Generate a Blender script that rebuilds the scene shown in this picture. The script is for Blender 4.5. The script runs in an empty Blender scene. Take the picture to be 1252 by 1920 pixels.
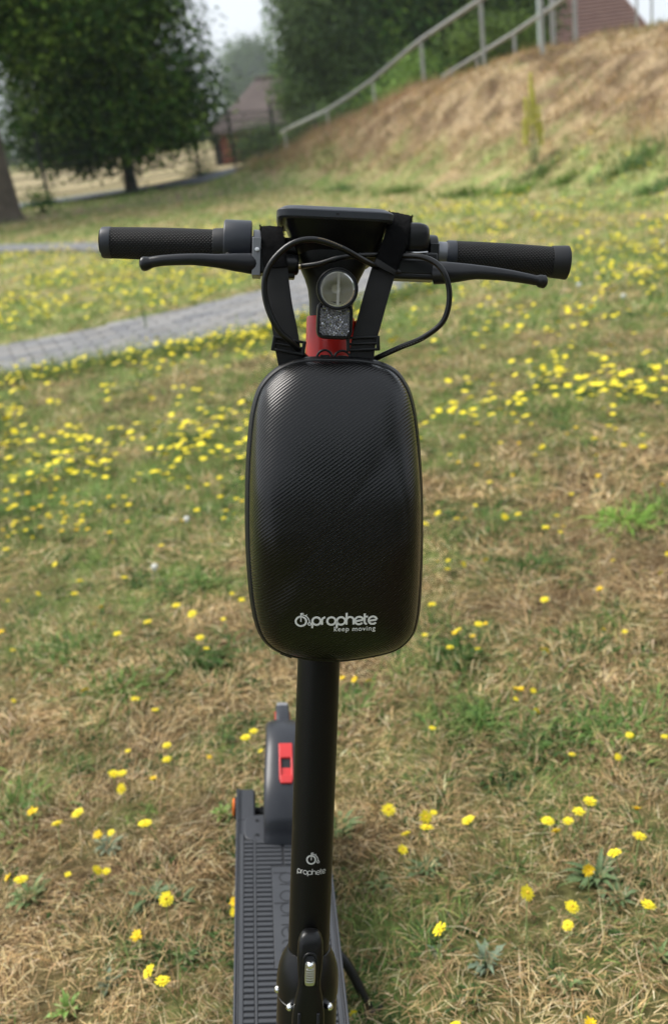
import bpy, bmesh, math, random
import numpy as np
from mathutils import Vector, Matrix
from mathutils.bvhtree import BVHTree
from mathutils.geometry import tessellate_polygon

R = math.radians
rng = np.random.default_rng(7)
random.seed(7)
sc = bpy.context.scene
COL = sc.collection

# ------------------------------------------------------------------ camera
cam_d = bpy.data.cameras.new('camera')
cam = bpy.data.objects.new('camera', cam_d)
COL.objects.link(cam)
sc.camera = cam
CAM_POS = Vector((0, 0, 1.2)); PITCH = R(21.6); ROLL = R(7.5)
FWD = Vector((0, math.cos(PITCH), -math.sin(PITCH)))
up0 = Vector((0, math.sin(PITCH), math.cos(PITCH))); rt0 = Vector((1, 0, 0))
RGT = rt0*math.cos(ROLL) - up0*math.sin(ROLL)
UPV = rt0*math.sin(ROLL) + up0*math.cos(ROLL)
m = Matrix((RGT, UPV, -FWD)).transposed().to_4x4(); m.translation = CAM_POS
cam.matrix_world = m
cam_d.sensor_fit = 'VERTICAL'; cam_d.sensor_height = 36; cam_d.sensor_width = 24; cam_d.lens = 35
cam_d.clip_start = .02; cam_d.clip_end = 3000
cam_d.dof.use_dof = True; cam_d.dof.focus_distance = .93; cam_d.dof.aperture_fstop = 5.8

# ------------------------------------------------------------------ sky, sun, exposure
world = bpy.data.worlds.new('World'); sc.world = world; world.use_nodes = True
nt = world.node_tree; nt.nodes.clear()
sky = nt.nodes.new('ShaderNodeTexSky'); sky.sky_type = 'NISHITA'; sky.sun_disc = False
sky.sun_elevation = R(52); sky.sun_rotation = R(-60); sky.air_density = 1.0; sky.dust_density = 6; sky.ozone_density = 1
cloud = nt.nodes.new('ShaderNodeRGB'); cloud.outputs[0].default_value = (7.6, 8.15, 8.7, 1)   # even cloud deck
mx = nt.nodes.new('ShaderNodeMix'); mx.data_type = 'RGBA'; mx.inputs[0].default_value = .82
bg = nt.nodes.new('ShaderNodeBackground'); bg.inputs[1].default_value = .050
wo = nt.nodes.new('ShaderNodeOutputWorld')
nt.links.new(sky.outputs[0], mx.inputs[6]); nt.links.new(cloud.outputs[0], mx.inputs[7])
nt.links.new(mx.outputs[2], bg.inputs[0]); nt.links.new(bg.outputs[0], wo.inputs[0])
sun_d = bpy.data.lights.new('sun', 'SUN'); sun_d.energy = 1.5; sun_d.angle = R(30); sun_d.color = (1, .96, .9)
sun = bpy.data.objects.new('sun', sun_d); COL.objects.link(sun)
# sun high on the left and a little behind the meadow
sdir = Vector((-math.sin(R(60))*math.cos(R(52)), math.cos(R(60))*math.cos(R(52)), math.sin(R(52))))
sun.rotation_euler = sdir.to_track_quat('Z', 'Y').to_euler()
vs = sc.view_settings
vs.view_transform = 'Standard'; vs.look = 'None'; vs.gamma = 1; vs.use_curve_mapping = False; vs.exposure = 1.55
sc.cycles.max_bounces = 10; sc.cycles.diffuse_bounces = 3; sc.cycles.glossy_bounces = 5
sc.cycles.transmission_bounces = 6; sc.cycles.volume_bounces = 0; sc.cycles.use_denoising = True

# ------------------------------------------------------------------ helpers: tagging, objects
def tag(o, label=None, cat=None, group=None, kind=None):
    if label: o['label'] = label
    if cat: o['category'] = cat
    if group: o['group'] = group
    if kind: o['kind'] = kind
    return o

def empty(name, mat=None):
    o = bpy.data.objects.new(name, None); COL.objects.link(o); o.empty_display_size = .05
    if mat is not None: o.matrix_world = mat
    return o

def mesh_from(name, V, Fc, mat=None, smooth=True, sharp=None):
    me = bpy.data.meshes.new(name)
    me.from_pydata([tuple(v) for v in V], [], [tuple(f) for f in Fc])
    me.update()
    if smooth:
        me.polygons.foreach_set('use_smooth', [True]*len(me.polygons))
        if sharp: me.set_sharp_from_angle(angle=R(sharp))
    if mat: me.materials.append(mat)
    return me

def link(name, me, parent=None, ml=None, kind=None):
    o = bpy.data.objects.new(name, me); COL.objects.link(o)
    if parent is not None: o.parent = parent
    if ml is not None:
        if parent is not None: o.matrix_local = ml
        else: o.matrix_world = ml
    if kind: o['kind'] = kind
    return o

def fast_mesh(name, V, quads=None, tris=None, mat=None, colors=None, smooth=False):
    """big meshes straight from numpy"""
    me = bpy.data.meshes.new(name)
    V = np.asarray(V, np.float32)
    me.vertices.add(len(V)); me.vertices.foreach_set('co', V.ravel())
    idx = []; starts = []; tot = 0; n = 0
    loops = []
    if quads is not None and len(quads):
        loops.append(np.asarray(quads, np.int32).ravel()); starts.append(np.arange(len(quads))*4); tot = len(quads)*4; n += len(quads)
    if tris is not None and len(tris):
        loops.append(np.asarray(tris, np.int32).ravel()); starts.append(tot+np.arange(len(tris))*3); n += len(tris)
    loops = np.concatenate(loops); starts = np.concatenate(starts).astype(np.int32)
    me.loops.add(len(loops)); me.loops.foreach_set('vertex_index', loops)
    me.polygons.add(n); me.polygons.foreach_set('loop_start', starts)
    me.update(calc_edges=True)
    if smooth: me.polygons.foreach_set('use_smooth', np.ones(n, bool))
    if colors is not None:
        a = me.color_attributes.new('Col', 'FLOAT_COLOR', 'POINT')
        c = np.ones((len(V), 4), np.float32); c[:, :3] = colors
        a.data.foreach_set('color', c.ravel())
    if mat: me.materials.append(mat)
    return me

class MB:
    """collects shapes, builds ONE mesh object"""
    def __init__(s): s.V = []; s.F = []
    def add(s, V, F):
        o = len(s.V); s.V += [Vector(v) for v in V]; s.F += [[i+o for i in f] for f in F]; return s
    def box(s, c, size, rot=None):
        x, y, z = [d/2 for d in size]
        V = [Vector((i, j, k)) for k in (-z, z) for j in (-y, y) for i in (-x, x)]
        if rot is not None: V = [rot @ v for v in V]
        V = [v+Vector(c) for v in V]
        return s.add(V, [[0,2,3,1],[4,5,7,6],[0,1,5,4],[2,6,7,3],[0,4,6,2],[1,3,7,5]])
    def loft(s, rings, cap=True, closed=False):
        n = len(rings[0]); V = [v for r in rings for v in r]; F = []
        m_ = len(rings)
        for k in range(m_ if closed else m_-1):
            a = k*n; b = ((k+1) % m_)*n
            for i in range(n):
                j = (i+1) % n
                F.append([a+i, a+j, b+j, b+i])
        if cap and not closed:
            F.append(list(range(n))[::-1]); F.append([(m_-1)*n+i for i in range(n)])
        return s.add(V, F)
    def tube(s, pts, rad, n=12, cap=True, flat=None, upv=None):
        pts = [Vector(p) for p in pts]
        if not hasattr(rad, '__len__'): rad = [rad]*len(pts)
        rings = []; prev = None
        for i, p in enumerate(pts):
            t = (pts[min(i+1, len(pts)-1)]-pts[max(i-1, 0)])
            if t.length < 1e-9: t = prev_t
            t = t.normalized(); prev_t = t
            if prev is None:
                u = Vector(upv) if upv is not None else (Vector((0,0,1)) if abs(t.z) < .9 else Vector((0,1,0)))
            else: u = prev
            u = (u - t*u.dot(t)).normalized(); prev = u
            w = t.cross(u)
            r = rad[i]
            ra, rb = (r if hasattr(r, '__len__') else (r, r))
            rings.append([p + u*(ra*math.cos(a)) + w*(rb*math.sin(a)) for a in [2*math.pi*k/n for k in range(n)]])
        return s.loft(rings, cap)
    def lathe(s, c, axis, prof, n=32, cap=True, ref=None):
        """prof: list of (distance along axis, radius)"""
        c = Vector(c); axis = Vector(axis).normalized()
        u = Vector(ref) if ref is not None else (Vector((0,0,1)) if abs(axis.z) < .9 else Vector((1,0,0)))
        u = (u-axis*u.dot(axis)).normalized(); w = axis.cross(u)
        rings = [[c+axis*d+u*(max(r, 1e-5)*math.cos(a))+w*(max(r, 1e-5)*math.sin(a)) for a in [2*math.pi*k/n for k in range(n)]] for d, r in prof]
        return s.loft(rings, cap)
    def build(s, name, mat, parent=None, ml=None, sharp=35, bevel=0, kind=None, seg=2):
        o = link(name, mesh_from(name, s.V, s.F, mat, True, sharp), parent, ml, kind)
        if bevel:
            b = o.modifiers.new('bevel', 'BEVEL'); b.width = bevel; b.segments = seg; b.limit_method = 'ANGLE'; b.angle_limit = R(40)
            b.harden_normals = False
        return o

def smoothpath(pts, k=8):
    """Catmull-Rom through pts"""
    P = [Vector(p) for p in pts]; P = [P[0]*2-P[1]] + P + [P[-1]*2-P[-2]]; out = []
    for i in range(1, len(P)-2):
        for j in range(k):
            t = j/k
            out.append(.5*((2*P[i]) + (P[i+1]-P[i-1])*t + (2*P[i-1]-5*P[i]+4*P[i+1]-P[i+2])*t*t + (3*P[i]-P[i-1]-3*P[i+1]+P[i+2])*t**3))
    out.append(P[-2]); return out

def sring(c, ax, ay, hx, hy, n=32, e=4.0):
    """superellipse ring"""
    c = Vector(c); ax = Vector(ax); ay = Vector(ay); out = []
    for k in range(n):
        a = 2*math.pi*k/n; ca, sa = math.cos(a), math.sin(a)
        out.append(c + ax*(hx*math.copysign(abs(ca)**(2/e), ca)) + ay*(hy*math.copysign(abs(sa)**(2/e), sa)))
    return out

# ------------------------------------------------------------------ helpers: materials
def mat(name, col, rough=.5, metal=0, spec=.5, bump=None, var=None, coat=0, trans=0, ior=1.45, sheen=0, emit=None):
    """bump: (scale, strength, distance)   var: (scale, colour2, amount)"""
    M = bpy.data.materials.new(name); M.use_nodes = True
    n = M.node_tree; b = n.nodes['Principled BSDF']
    b.inputs['Base Color'].default_value = (*col, 1); b.inputs['Roughness'].default_value = rough
    b.inputs['Metallic'].default_value = metal; b.inputs['Specular IOR Level'].default_value = spec
    b.inputs['Coat Weight'].default_value = coat; b.inputs['Transmission Weight'].default_value = trans
    b.inputs['IOR'].default_value = ior
    if sheen: b.inputs['Sheen Weight'].default_value = sheen
    if bump or var:
        tc = n.nodes.new('ShaderNodeTexCoord')
    if var:
        t = n.nodes.new('ShaderNodeTexNoise'); t.inputs['Scale'].default_value = var[0]; t.inputs['Detail'].default_value = 6
        n.links.new(tc.outputs['Object'], t.inputs['Vector'])
        r_ = n.nodes.new('ShaderNodeValToRGB'); r_.color_ramp.elements[0].position = .35; r_.color_ramp.elements[1].position = .68
        r_.color_ramp.elements[0].color = (*col, 1); r_.color_ramp.elements[1].color = (*var[1], 1)
        n.links.new(t.outputs[0], r_.inputs[0]); n.links.new(r_.outputs[0], b.inputs['Base Color'])
    if bump:
        t = n.nodes.new('ShaderNodeTexNoise'); t.inputs['Scale'].default_value = bump[0]; t.inputs['Detail'].default_value = 4
        n.links.new(tc.outputs['Object'], t.inputs['Vector'])
        bp = n.nodes.new('ShaderNodeBump'); bp.inputs['Strength'].default_value = bump[1]; bp.inputs['Distance'].default_value = bump[2]
        n.links.new(t.outputs[0], bp.inputs['Height']); n.links.new(bp.outputs[0], b.inputs['Normal'])
    return M

def attr_mat(name, rough=.85, spec=.2, trans=.0):
    M = bpy.data.materials.new(name); M.use_nodes = True
    n = M.node_tree; b = n.nodes['Principled BSDF']
    a = n.nodes.new('ShaderNodeAttribute'); a.attribute_name = 'Col'
    n.links.new(a.outputs[0], b.inputs['Base Color'])
    b.inputs['Roughness'].default_value = rough; b.inputs['Specular IOR Level'].default_value = spec
    if trans:
        tr = n.nodes.new('ShaderNodeBsdfTranslucent'); ms = n.nodes.new('ShaderNodeMixShader'); ms.inputs[0].default_value = trans
        n.links.new(a.outputs[0], tr.inputs[0]); n.links.new(b.outputs[0], ms.inputs[1]); n.links.new(tr.outputs[0], ms.inputs[2])
        n.links.new(ms.outputs[0], n.nodes['Material Output'].inputs[0])
    return M

BLADE = attr_mat('grass_blades', .8, .25, .25)
LEAF = attr_mat('tree_leaves', .7, .12, .12)

# ------------------------------------------------------------------ numpy noise and terrain
_lat = rng.random((256, 256))
def vnoise(x, y):
    x = np.asarray(x, float); y = np.asarray(y, float)
    xi = np.floor(x).astype(int); yi = np.floor(y).astype(int); fx = x-xi; fy = y-yi
    fx = fx*fx*(3-2*fx); fy = fy*fy*(3-2*fy)
    g = lambda i, j: _lat[i & 255, j & 255]
    return (g(xi, yi)*(1-fx)+g(xi+1, yi)*fx)*(1-fy) + (g(xi, yi+1)*(1-fx)+g(xi+1, yi+1)*fx)*fy
def fbm(x, y, s=1., o=4):
    v = 0; a = .5; t = 0
    for k in range(o):
        v = v + a*vnoise(x*s+17.3*k, y*s+5.1*k); t += a; a *= .5; s *= 2.03
    return v/t
def sstep(a, b, x):
    t = np.clip((np.asarray(x, float)-a)/(b-a), 0, 1); return t*t*(3-2*t)

MB0 = np.array([3.75, 10.5]); MT = np.array([-.366, .9306]); MN = np.array([.9306, .366])
def mound(x, y):
    dx = np.asarray(x, float)-MB0[0]; dy = np.asarray(y, float)-MB0[1]
    t = dx*MT[0]+dy*MT[1]; s = dx*MN[0]+dy*MN[1]
    s = s + .5*(fbm(x, y, .5, 3)-.5)
    zc = np.interp(t, [-30, -12, 0, 5, 6.8, 10, 14.2, 16.4, 18.6, 20], [0, 1.0, 1.72, 1.86, 1.74, 1.52, .92, .52, .12, 0])
    w = np.interp(t, [0, 5.2, 6.8, 30], [4.9, 4.5, 3.4, 3.3])
    q = np.clip(s/w, 0, 1)
    prof = .62*np.sin(q*math.pi/2)**1.15 + .38*sstep(0, 1, q)
    back = 1-sstep(14, 24, s)
    return zc*prof*back
def terrain(x, y):
    x = np.asarray(x, float); y = np.asarray(y, float)
    h = mound(x, y)
    mm = sstep(.05, .5, h)
    h = h + mm*.34*(fbm(x, y, 1.3, 5)-.5)
    h = h - .75*np.clip((y-32)/30, 0, 1)
    near = sstep(.3, 1.5, np.abs(x)) * 0
    return h

# paved path outline (world metres) and second path
PATH1 = [(-9.0, 2.6), (-5, 4.6), (-1.88, 5.80), (-.9, 6.02), (-.27, 6.2), (.45, 6.75), (.95, 7.15), (1.2, 7.7), (.95, 8.6),
         (.2, 9.6), (-1.2, 11.6), (-2.7, 13.9), (-4.3, 15.5), (-9, 18.6), (-9, 17.2), (-4.3, 14.4), (-2.8, 13.0), (-1.4, 10.9), (-.55, 9.4), (-.25, 8.1), (-.34, 7.9),
         (-1.1, 7.38), (-2.15, 6.85), (-5, 5.85), (-9, 4.1)]
def inpoly(px, py, poly):
    px = np.asarray(px, float); py = np.asarray(py, float); c = np.zeros(px.shape, bool); n = len(poly)
    for i in range(n):
        x1, y1 = poly[i]; x2, y2 = poly[(i+1) % n]
        if y1 == y2: continue
        cond = ((y1 > py) != (y2 > py)) & (px < (x2-x1)*(py-y1)/(y2-y1)+x1)
        c ^= cond
    return c
def on_path(x, y):
    j = .10
    jx = x + j*(fbm(x, y, 5., 3)-.5)*2; jy = y + j*(fbm(x+40, y, 5., 3)-.5)*2
    return inpoly(jx, jy, PATH1)
ROAD = [(-30, 33.5), (-6.4, 25.6), (-2.0, 26.2), (.5, 27.2), (6, 31), (14, 36), (14, 38.5), (6, 33), (.3, 29.4), (-2.2, 28.4), (-6.6, 28.6), (-30, 37)]
FIELD = [(-90, 36), (-30, 38), (-6.6, 29.6), (-2.2, 29.4), (.3, 30.4), (6, 34.5), (30, 50), (70, 130), (-120, 130)]

def green_amt(x, y):
    """0 dry straw .. 1 green, where the meadow is parched or fresh"""
    n1 = fbm(x, y, 1.3, 2)*.45+fbm(x+3, y+8, 3.6, 3)*.55; n2 = fbm(x+31, y+7, 9., 3)
    base = np.interp(y, [0, 1.2, 2.2, 3.0, 4.0, 6, 9, 14, 22, 40], [.22, .25, .42, .56, .68, .78, .70, .62, .58, .5])
    base = base - .17*sstep(.1, .8, x)*(1-sstep(3.0, 4.2, y)) + .05*sstep(0, -.6, x)*(1-sstep(3, 5, y))
    g = base + 1.7*(n1-.5) + 1.3*(n2-.5)
    h = mound(x, y)
    g = g - .12*sstep(.02,.2,h) - .75*sstep(.25, .9, h)*(1-.5*sstep(.56, .7, fbm(x, y, 1.2, 2))) - .1*sstep(.05, .3, h)
    # dry strip along the far edge of the paving
    return np.clip(g, 0, 1)
# end of helpers

# ------------------------------------------------------------------ ground sheet
def ground_material():
    M = bpy.data.materials.new('meadow_ground'); M.use_nodes = True
    n = M.node_tree; b = n.nodes['Principled BSDF']; L = n.links.new
    b.inputs['Roughness'].default_value = .95; b.inputs['Specular IOR Level'].default_value = .1
    a = n.nodes.new('ShaderNodeAttribute'); a.attribute_name = 'Col'
    tc = n.nodes.new('ShaderNodeTexCoord')
    t = n.nodes.new('ShaderNodeTexNoise'); t.inputs['Scale'].default_value = 38; t.inputs['Detail'].default_value = 7
    L(tc.outputs['Object'], t.inputs['Vector'])
    t2 = n.nodes.new('ShaderNodeTexNoise'); t2.inputs['Scale'].default_value = 2.2; t2.inputs['Detail'].default_value = 8
    L(tc.outputs['Object'], t2.inputs['Vector'])
    r = n.nodes.new('ShaderNodeMapRange'); r.inputs[1].default_value = .3; r.inputs[2].default_value = .7; r.inputs[3].default_value = .45; r.inputs[4].default_value = 1.45
    L(t.outputs[0], r.inputs[0])
    r2 = n.nodes.new('ShaderNodeMapRange'); r2.inputs[1].default_value = .3; r2.inputs[2].default_value = .7; r2.inputs[3].default_value = .75; r2.inputs[4].default_value = 1.25
    L(t2.outputs[0], r2.inputs[0])
    mu = n.nodes.new('ShaderNodeMath'); mu.operation = 'MULTIPLY'; L(r.outputs[0], mu.inputs[0]); L(r2.outputs[0], mu.inputs[1])
    vm = n.nodes.new('ShaderNodeVectorMath'); vm.operation = 'SCALE'; L(a.outputs[0], vm.inputs[0]); L(mu.outputs[0], vm.inputs['Scale'])
    L(vm.outputs[0], b.inputs['Base Color'])
    bp = n.nodes.new('ShaderNodeBump'); bp.inputs['Strength'].default_value = .8; bp.inputs['Distance'].default_value = .02
    L(t.outputs[0], bp.inputs['Height']); L(bp.outputs[0], b.inputs['Normal'])
    return M

def axis_coords(lo, hi, fine_lo, fine_hi, step, grow=1.09):
    c = list(np.arange(fine_lo, fine_hi+1e-6, step)); s = step
    while c[-1] < hi: s *= grow; c.append(c[-1]+s)
    s = step
    while c[0] > lo: s *= grow; c.insert(0, c[0]-s)
    return np.array(c)
gx = axis_coords(-260, 260, -8, 12, .16); gy = axis_coords(-70, 480, 0, 33, .16)
GX, GY = np.meshgrid(gx, gy)
GZ = terrain(GX, GY)
ga = green_amt(GX, GY)
soil = np.array([.105, .07, .037]); straw = np.array([.50, .38, .21]); grn = np.array([.13, .19, .05])+np.array([.09, .10, .035])*sstep(5, 9, GY)[..., None]
nz = fbm(GX, GY, 3., 4)[..., None]
far = sstep(3, 10, GY)[..., None]
dryc = soil*(1-far)*1.0 + far*(soil*.35+straw*.65)
gcol = dryc*(1-ga[..., None]) + grn*ga[..., None]; gcol = np.asarray(gcol)
hm = sstep(.3, 1., mound(GX, GY))[..., None]
mcol = np.array([.40, .30, .18])*(1-sstep(.48, .62, nz)) + np.array([.17, .115, .07])*sstep(.48, .62, nz)
gcol = gcol*(1-hm) + (mcol*(1-.5*ga[..., None])+.5*grn*ga[..., None])*hm
# tree leaf litter / worn verge in front of the road
verge = (sstep(19, 21.5, GY)*(1-sstep(23.5, 25.5, GY))*sstep(1, -1.5, GX))[..., None]
gcol = gcol*(1-.75*verge) + np.array([.16, .125, .085])*.75*verge
ny, nx = GX.shape
ii = np.arange(ny*nx).reshape(ny, nx)
quads = np.stack([ii[:-1, :-1], ii[:-1, 1:], ii[1:, 1:], ii[1:, :-1]], -1).reshape(-1, 4)
gme = fast_mesh('ground', np.stack([GX, GY, GZ], -1).reshape(-1, 3), quads=quads, mat=ground_material(), colors=gcol.reshape(-1, 3), smooth=True)
ground = tag(link('ground', gme), kind='structure')

def sheet(name, poly, z, M, step=None, parent=None):
    """flat outline laid over the terrain: cut into strips so that it follows it"""
    bm = bmesh.new()
    vv = [bm.verts.new((x, y, 0)) for x, y in poly]
    for t in tessellate_polygon([[Vector((x, y, 0)) for x, y in poly]]): bm.faces.new([vv[i] for i in t])
    bmesh.ops.recalc_face_normals(bm, faces=bm.faces[:])
    if bm.faces[:][0].normal.z < 0: bmesh.ops.reverse_faces(bm, faces=bm.faces[:])
    if step:
        ys = [p[1] for p in poly]; xs = [p[0] for p in poly]
        for q in np.arange(min(ys)+step, max(ys), step):
            bmesh.ops.bisect_plane(bm, geom=bm.verts[:]+bm.edges[:]+bm.faces[:], plane_co=(0, q, 0), plane_no=(0, 1, 0))
    for v in bm.verts: v.co.z = float(terrain(v.co.x, v.co.y)) + z
    me = bpy.data.meshes.new(name); bm.to_mesh(me); bm.free(); me.materials.append(M)
    return link(name, me, parent)

m_asph = mat('asphalt', (.13, .14, .155), .8, bump=(60, .5, .01), var=(1.5, (.17, .18, .19)))
m_field = mat('stubble_field', (.36, .29, .15), .95, var=(.25, (.27, .22, .11)), bump=(8, .8, .1))
tag(sheet('road', ROAD, .012, m_asph, 1.), kind='structure')
tag(sheet('stubble_field', FIELD, .004, m_field, 1.), kind='structure')

# ------------------------------------------------------------------ the paved path: every block its own piece
m_bed = mat('sand_bed', (.13, .12, .10), .95, var=(9, (.10, .10, .06)), bump=(90, .6, .01))
path = tag(sheet('path', PATH1, .004, m_bed), kind='structure')
pav_m = [mat('concrete_paver', c, .85, bump=(220, .35, .002), var=(14, tuple(k*.82 for k in c)), spec=.3)
         for c in ((.22, .22, .222), (.265, .26, .255), (.18, .182, .19), (.245, .235, .222))]
def paver_mesh(M):
    b = MB(); a, c = .0955, .0460; t = .006
    V = []
    for (sx, sy, z) in ((a, c, -.02), (a, c, .004), (a-t, c-t, .009)):
        V += [(-sx, -sy, z), (sx, -sy, z), (sx, sy, z), (-sx, sy, z)]
    F = []
    for k in (0, 4):
        for i in range(4): F.append([k+i, k+(i+1) % 4, k+4+(i+1) % 4, k+4+i])
    F.append([8, 9, 10, 11])
    return mesh_from('paver', V, F, M, False)
pav_me = [paver_mesh(M) for M in pav_m]
pang = R(19); ca_, sa_ = math.cos(pang), math.sin(pang)
plist = []
for i in range(-60, 60):
    for j in range(-110, 110):
        u = i*.2 + (.1 if j % 2 else 0); v = j*.1
        x = ca_*u - sa_*v; y = 7 + sa_*u + ca_*v
        if y < 3 or y > 17: continue
        cs = [(x+ca_*a_-sa_*b_, y+sa_*a_+ca_*b_) for a_ in (-.1, .1) for b_ in (-.05, .05)]
        if inpoly(np.array([c[0] for c in cs]), np.array([c[1] for c in cs]), PATH1).all(): plist.append((x, y))
def in_view(x, y, marg=.12):
    d = Vector((x, y, 0))-CAM_POS; z = d.dot(FWD)
    return z > 0 and abs(d.dot(RGT)/z) < .335+marg and abs(d.dot(UPV)/z) < .514+marg
plist.sort(key=lambda q: (not in_view(q[0], q[1], .0), math.hypot(*q)))
rest_V, rest_F = [], []
for k, (x, y) in enumerate(plist):
    me = pav_me[(k*7+int(x*13)) % 4]
    tilt = Matrix.Rotation(random.gauss(0, .008), 4, 'X') @ Matrix.Rotation(random.gauss(0, .008), 4, 'Y')
    M4 = Matrix.Translation((x, y, .012+random.gauss(0, .0012))) @ Matrix.Rotation(pang+random.gauss(0, .006), 4, 'Z') @ tilt
    if k < 300:
        link('paver', me, path, M4)
    else:
        o = len(rest_V); rest_V += [M4 @ v.co for v in me.vertices]; rest_F += [[i+o for i in p.vertices] for p in me.polygons]
if rest_V:
    link('distant_pavers', mesh_from('distant_pavers', rest_V, rest_F, pav_m[0], False), path, kind='stuff')

# ------------------------------------------------------------------ grass (nobody could count it)
def blades(px, py, length, width, lean, az, curl, cols, zoff=0, nseg=2, terr=True, camber=0):
    """curved tapering blades; every argument a numpy array of the same length"""
    n = len(px); px = np.asarray(px, float); py = np.asarray(py, float)
    base = np.stack([px, py, (terrain(px, py) if terr else np.zeros(n))+zoff], -1)
    dirh = np.stack([np.cos(az), np.sin(az), np.zeros(n)], -1); side = np.stack([-np.sin(az), np.cos(az), np.zeros(n)], -1)
    tw = rng.uniform(-1.2, 1.2, n)[:, None]
    side = side*np.cos(tw) + np.array([0, 0, 1.])*np.sin(tw)*.6
    rows = []; P = base.copy(); el = lean.copy(); sl = length/nseg
    for k in range(nseg+1):
        w = width*(1-.999*(k/nseg)**1.6)*.5
        if k == nseg: rows.append(P[:, None, :])
        else: rows.append(np.stack([P-side*w[:, None], P+side*w[:, None]], 1))
        P = P + (dirh*np.cos(el)[:, None] + np.array([0, 0, 1.])*np.sin(el)[:, None])*sl[:, None]
        el = el - curl
        P[:, 2] = np.maximum(P[:, 2], base[:, 2]+.002)
    V = np.concatenate(rows, 1); nv = V.shape[1]
    b0 = (np.arange(n)*nv)[:, None]
    Q = np.concatenate([b0+np.array([[2*k, 2*k+1, 2*k+3, 2*k+2]]) for k in range(nseg-1)], 0) if nseg > 1 else np.zeros((0, 4), int)
    T = b0+np.array([[2*(nseg-1), 2*(nseg-1)+1, nv-1]])
    return V.reshape(-1, 3), Q, T, np.repeat(cols, nv, 0)

class Blades:
    def __init__(s): s.V = []; s.Q = []; s.T = []; s.C = []; s.o = 0
    def add(s, r):
        V, Q, T, C = r; s.V.append(V); s.Q.append(Q+s.o); s.T.append(T+s.o); s.C.append(C); s.o += len(V)
    def build(s, name, label, cat):
        me = fast_mesh(name, np.concatenate(s.V), np.concatenate(s.Q), np.concatenate(s.T), BLADE, np.concatenate(s.C))
        return tag(link(name, me), label, cat, kind='stuff')

def scatter(y0, y1, dens, marg=.25):
    """points in the wedge the place is seen in, a little wider than the picture"""
    xw = lambda y: (-.62*y-.25-marg*.6, .48*y+.22+marg*.6)
    A = 0; xa, xb = xw(y1)
    n = int((xb-xa)*(y1-y0)*dens)
    x = rng.uniform(xa, xb, n); y = rng.uniform(y0, y1, n)
    lo, hi = -.62*y-.25-marg*.6, .48*y+.22+marg*.6
    k = (x > lo) & (x < hi)
    x, y = x[k], y[k]
    k = ~on_path(x, y)
    return x[k], y[k]

DRY = np.array([[.60, .46, .24], [.53, .38, .18], [.72, .60, .38], [.34, .225, .10], [.57, .40, .20], [.18, .12, .055], [.64, .50, .27], [.27, .18, .085]])
GRN = np.array([[.13, .22, .055], [.19, .29, .07], [.08, .15, .04], [.24, .34, .09], [.14, .22, .075], [.33, .36, .13]])
def pick(pal, n, jit=.16):
    c = pal[rng.integers(0, len(pal), n)]; return np.clip(c*(1+rng.normal(0, jit, (n, 1)))*(1+rng.normal(0, .04, (n, 3))), .01, .9)

def straw_layer(B, y0, y1, dens, L, W, mound_only=False):
    x, y = scatter(y0, y1, dens); g = green_amt(x, y)
    # matted tufts: drop blades in bare spots
    bare = fbm(x, y, 9., 3)
    k = (rng.random(len(x)) > g*.72) & ((bare > .36) | (rng.random(len(x)) < .35)); x, y = x[k], y[k]; n = len(x)
    az = (fbm(x, y, 4.5, 2)*18) + rng.normal(0, 1.0, n)
    B.add(blades(x, y, rng.lognormal(math.log(L), .4, n), W*rng.uniform(.6, 1.5, n), np.abs(rng.normal(.25, .38, n)), az,
                 rng.normal(.45, .6, n), pick(DRY, n)*np.clip(.98+.9*(fbm(x, y, 5., 3)-.5)+.6*(fbm(x+7, y, 22., 2)-.5), .45, 1.35)[:, None], rng.uniform(0, .018, n), 3 if y0 < 2.6 else 2))
def green_layer(B, y0, y1, dens, L, W, thr=.30):
    x, y = scatter(y0, y1, dens); g = green_amt(x, y)
    tuft = fbm(x, y, 14., 2)
    k = rng.random(len(x)) < np.clip((g-thr)*1.5, .02, 1)*(.3+1.4*(tuft > .5)); x, y = x[k], y[k]; n = len(x)
    sc_ = .75+.7*fbm(x+9, y, 2.5, 2)
    B.add(blades(x, y, L*sc_*rng.uniform(.5, 1.4, n), W*rng.uniform(.6, 1.4, n), rng.normal(1.0, .38, n), rng.uniform(0, 6.283, n),
                 rng.normal(.45, .35, n), pick(GRN, n)*(.85+.4*fbm(x, y+50, 2., 3))[:, None], 0, 3 if y0 < 2.6 else 2))
B = Blades()
straw_layer(B, .85, 1.7, 42000, .030, .0013); straw_layer(B, 1.7, 2.8, 24000, .036, .0017)
straw_layer(B, 2.8, 5.2, 7500, .052, .0028); straw_layer(B, 5.2, 10.5, 1500, .065, .0055); straw_layer(B, 10.5, 20, 330, .075, .012)
B.build('dry_grass', 'matted tan dry grass stalks covering the meadow around the scooter', 'grass')
B = Blades()
green_layer(B, .85, 1.7, 15000, .040, .0018); green_layer(B, 1.7, 2.8, 10000, .045, .0022)
green_layer(B, 2.8, 5.2, 5200, .052, .0034); green_layer(B, 5.2, 10.5, 2000, .055, .0065); green_layer(B, 10.5, 20, 420, .065, .013)
green_layer(B, 20, 26, 120, .14, .025)
nc = 950; cy_ = rng.uniform(.95, 5.5, nc)**1.0; cx_ = rng.uniform(-.62, .5, nc)*cy_+rng.normal(0, .2, nc); gk = green_amt(cx_, cy_); kk = rng.random(nc) < .25+gk; cx_, cy_ = cx_[kk], cy_[kk]
rad_ = rng.uniform(.012, .045, len(cx_))*(1+.35*(cy_-1)*.5); tone = rng.uniform(.55, 1.15, len(cx_)); rep_ = 60; ix = np.repeat(np.arange(len(cx_)), rep_); n = len(ix)
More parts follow.
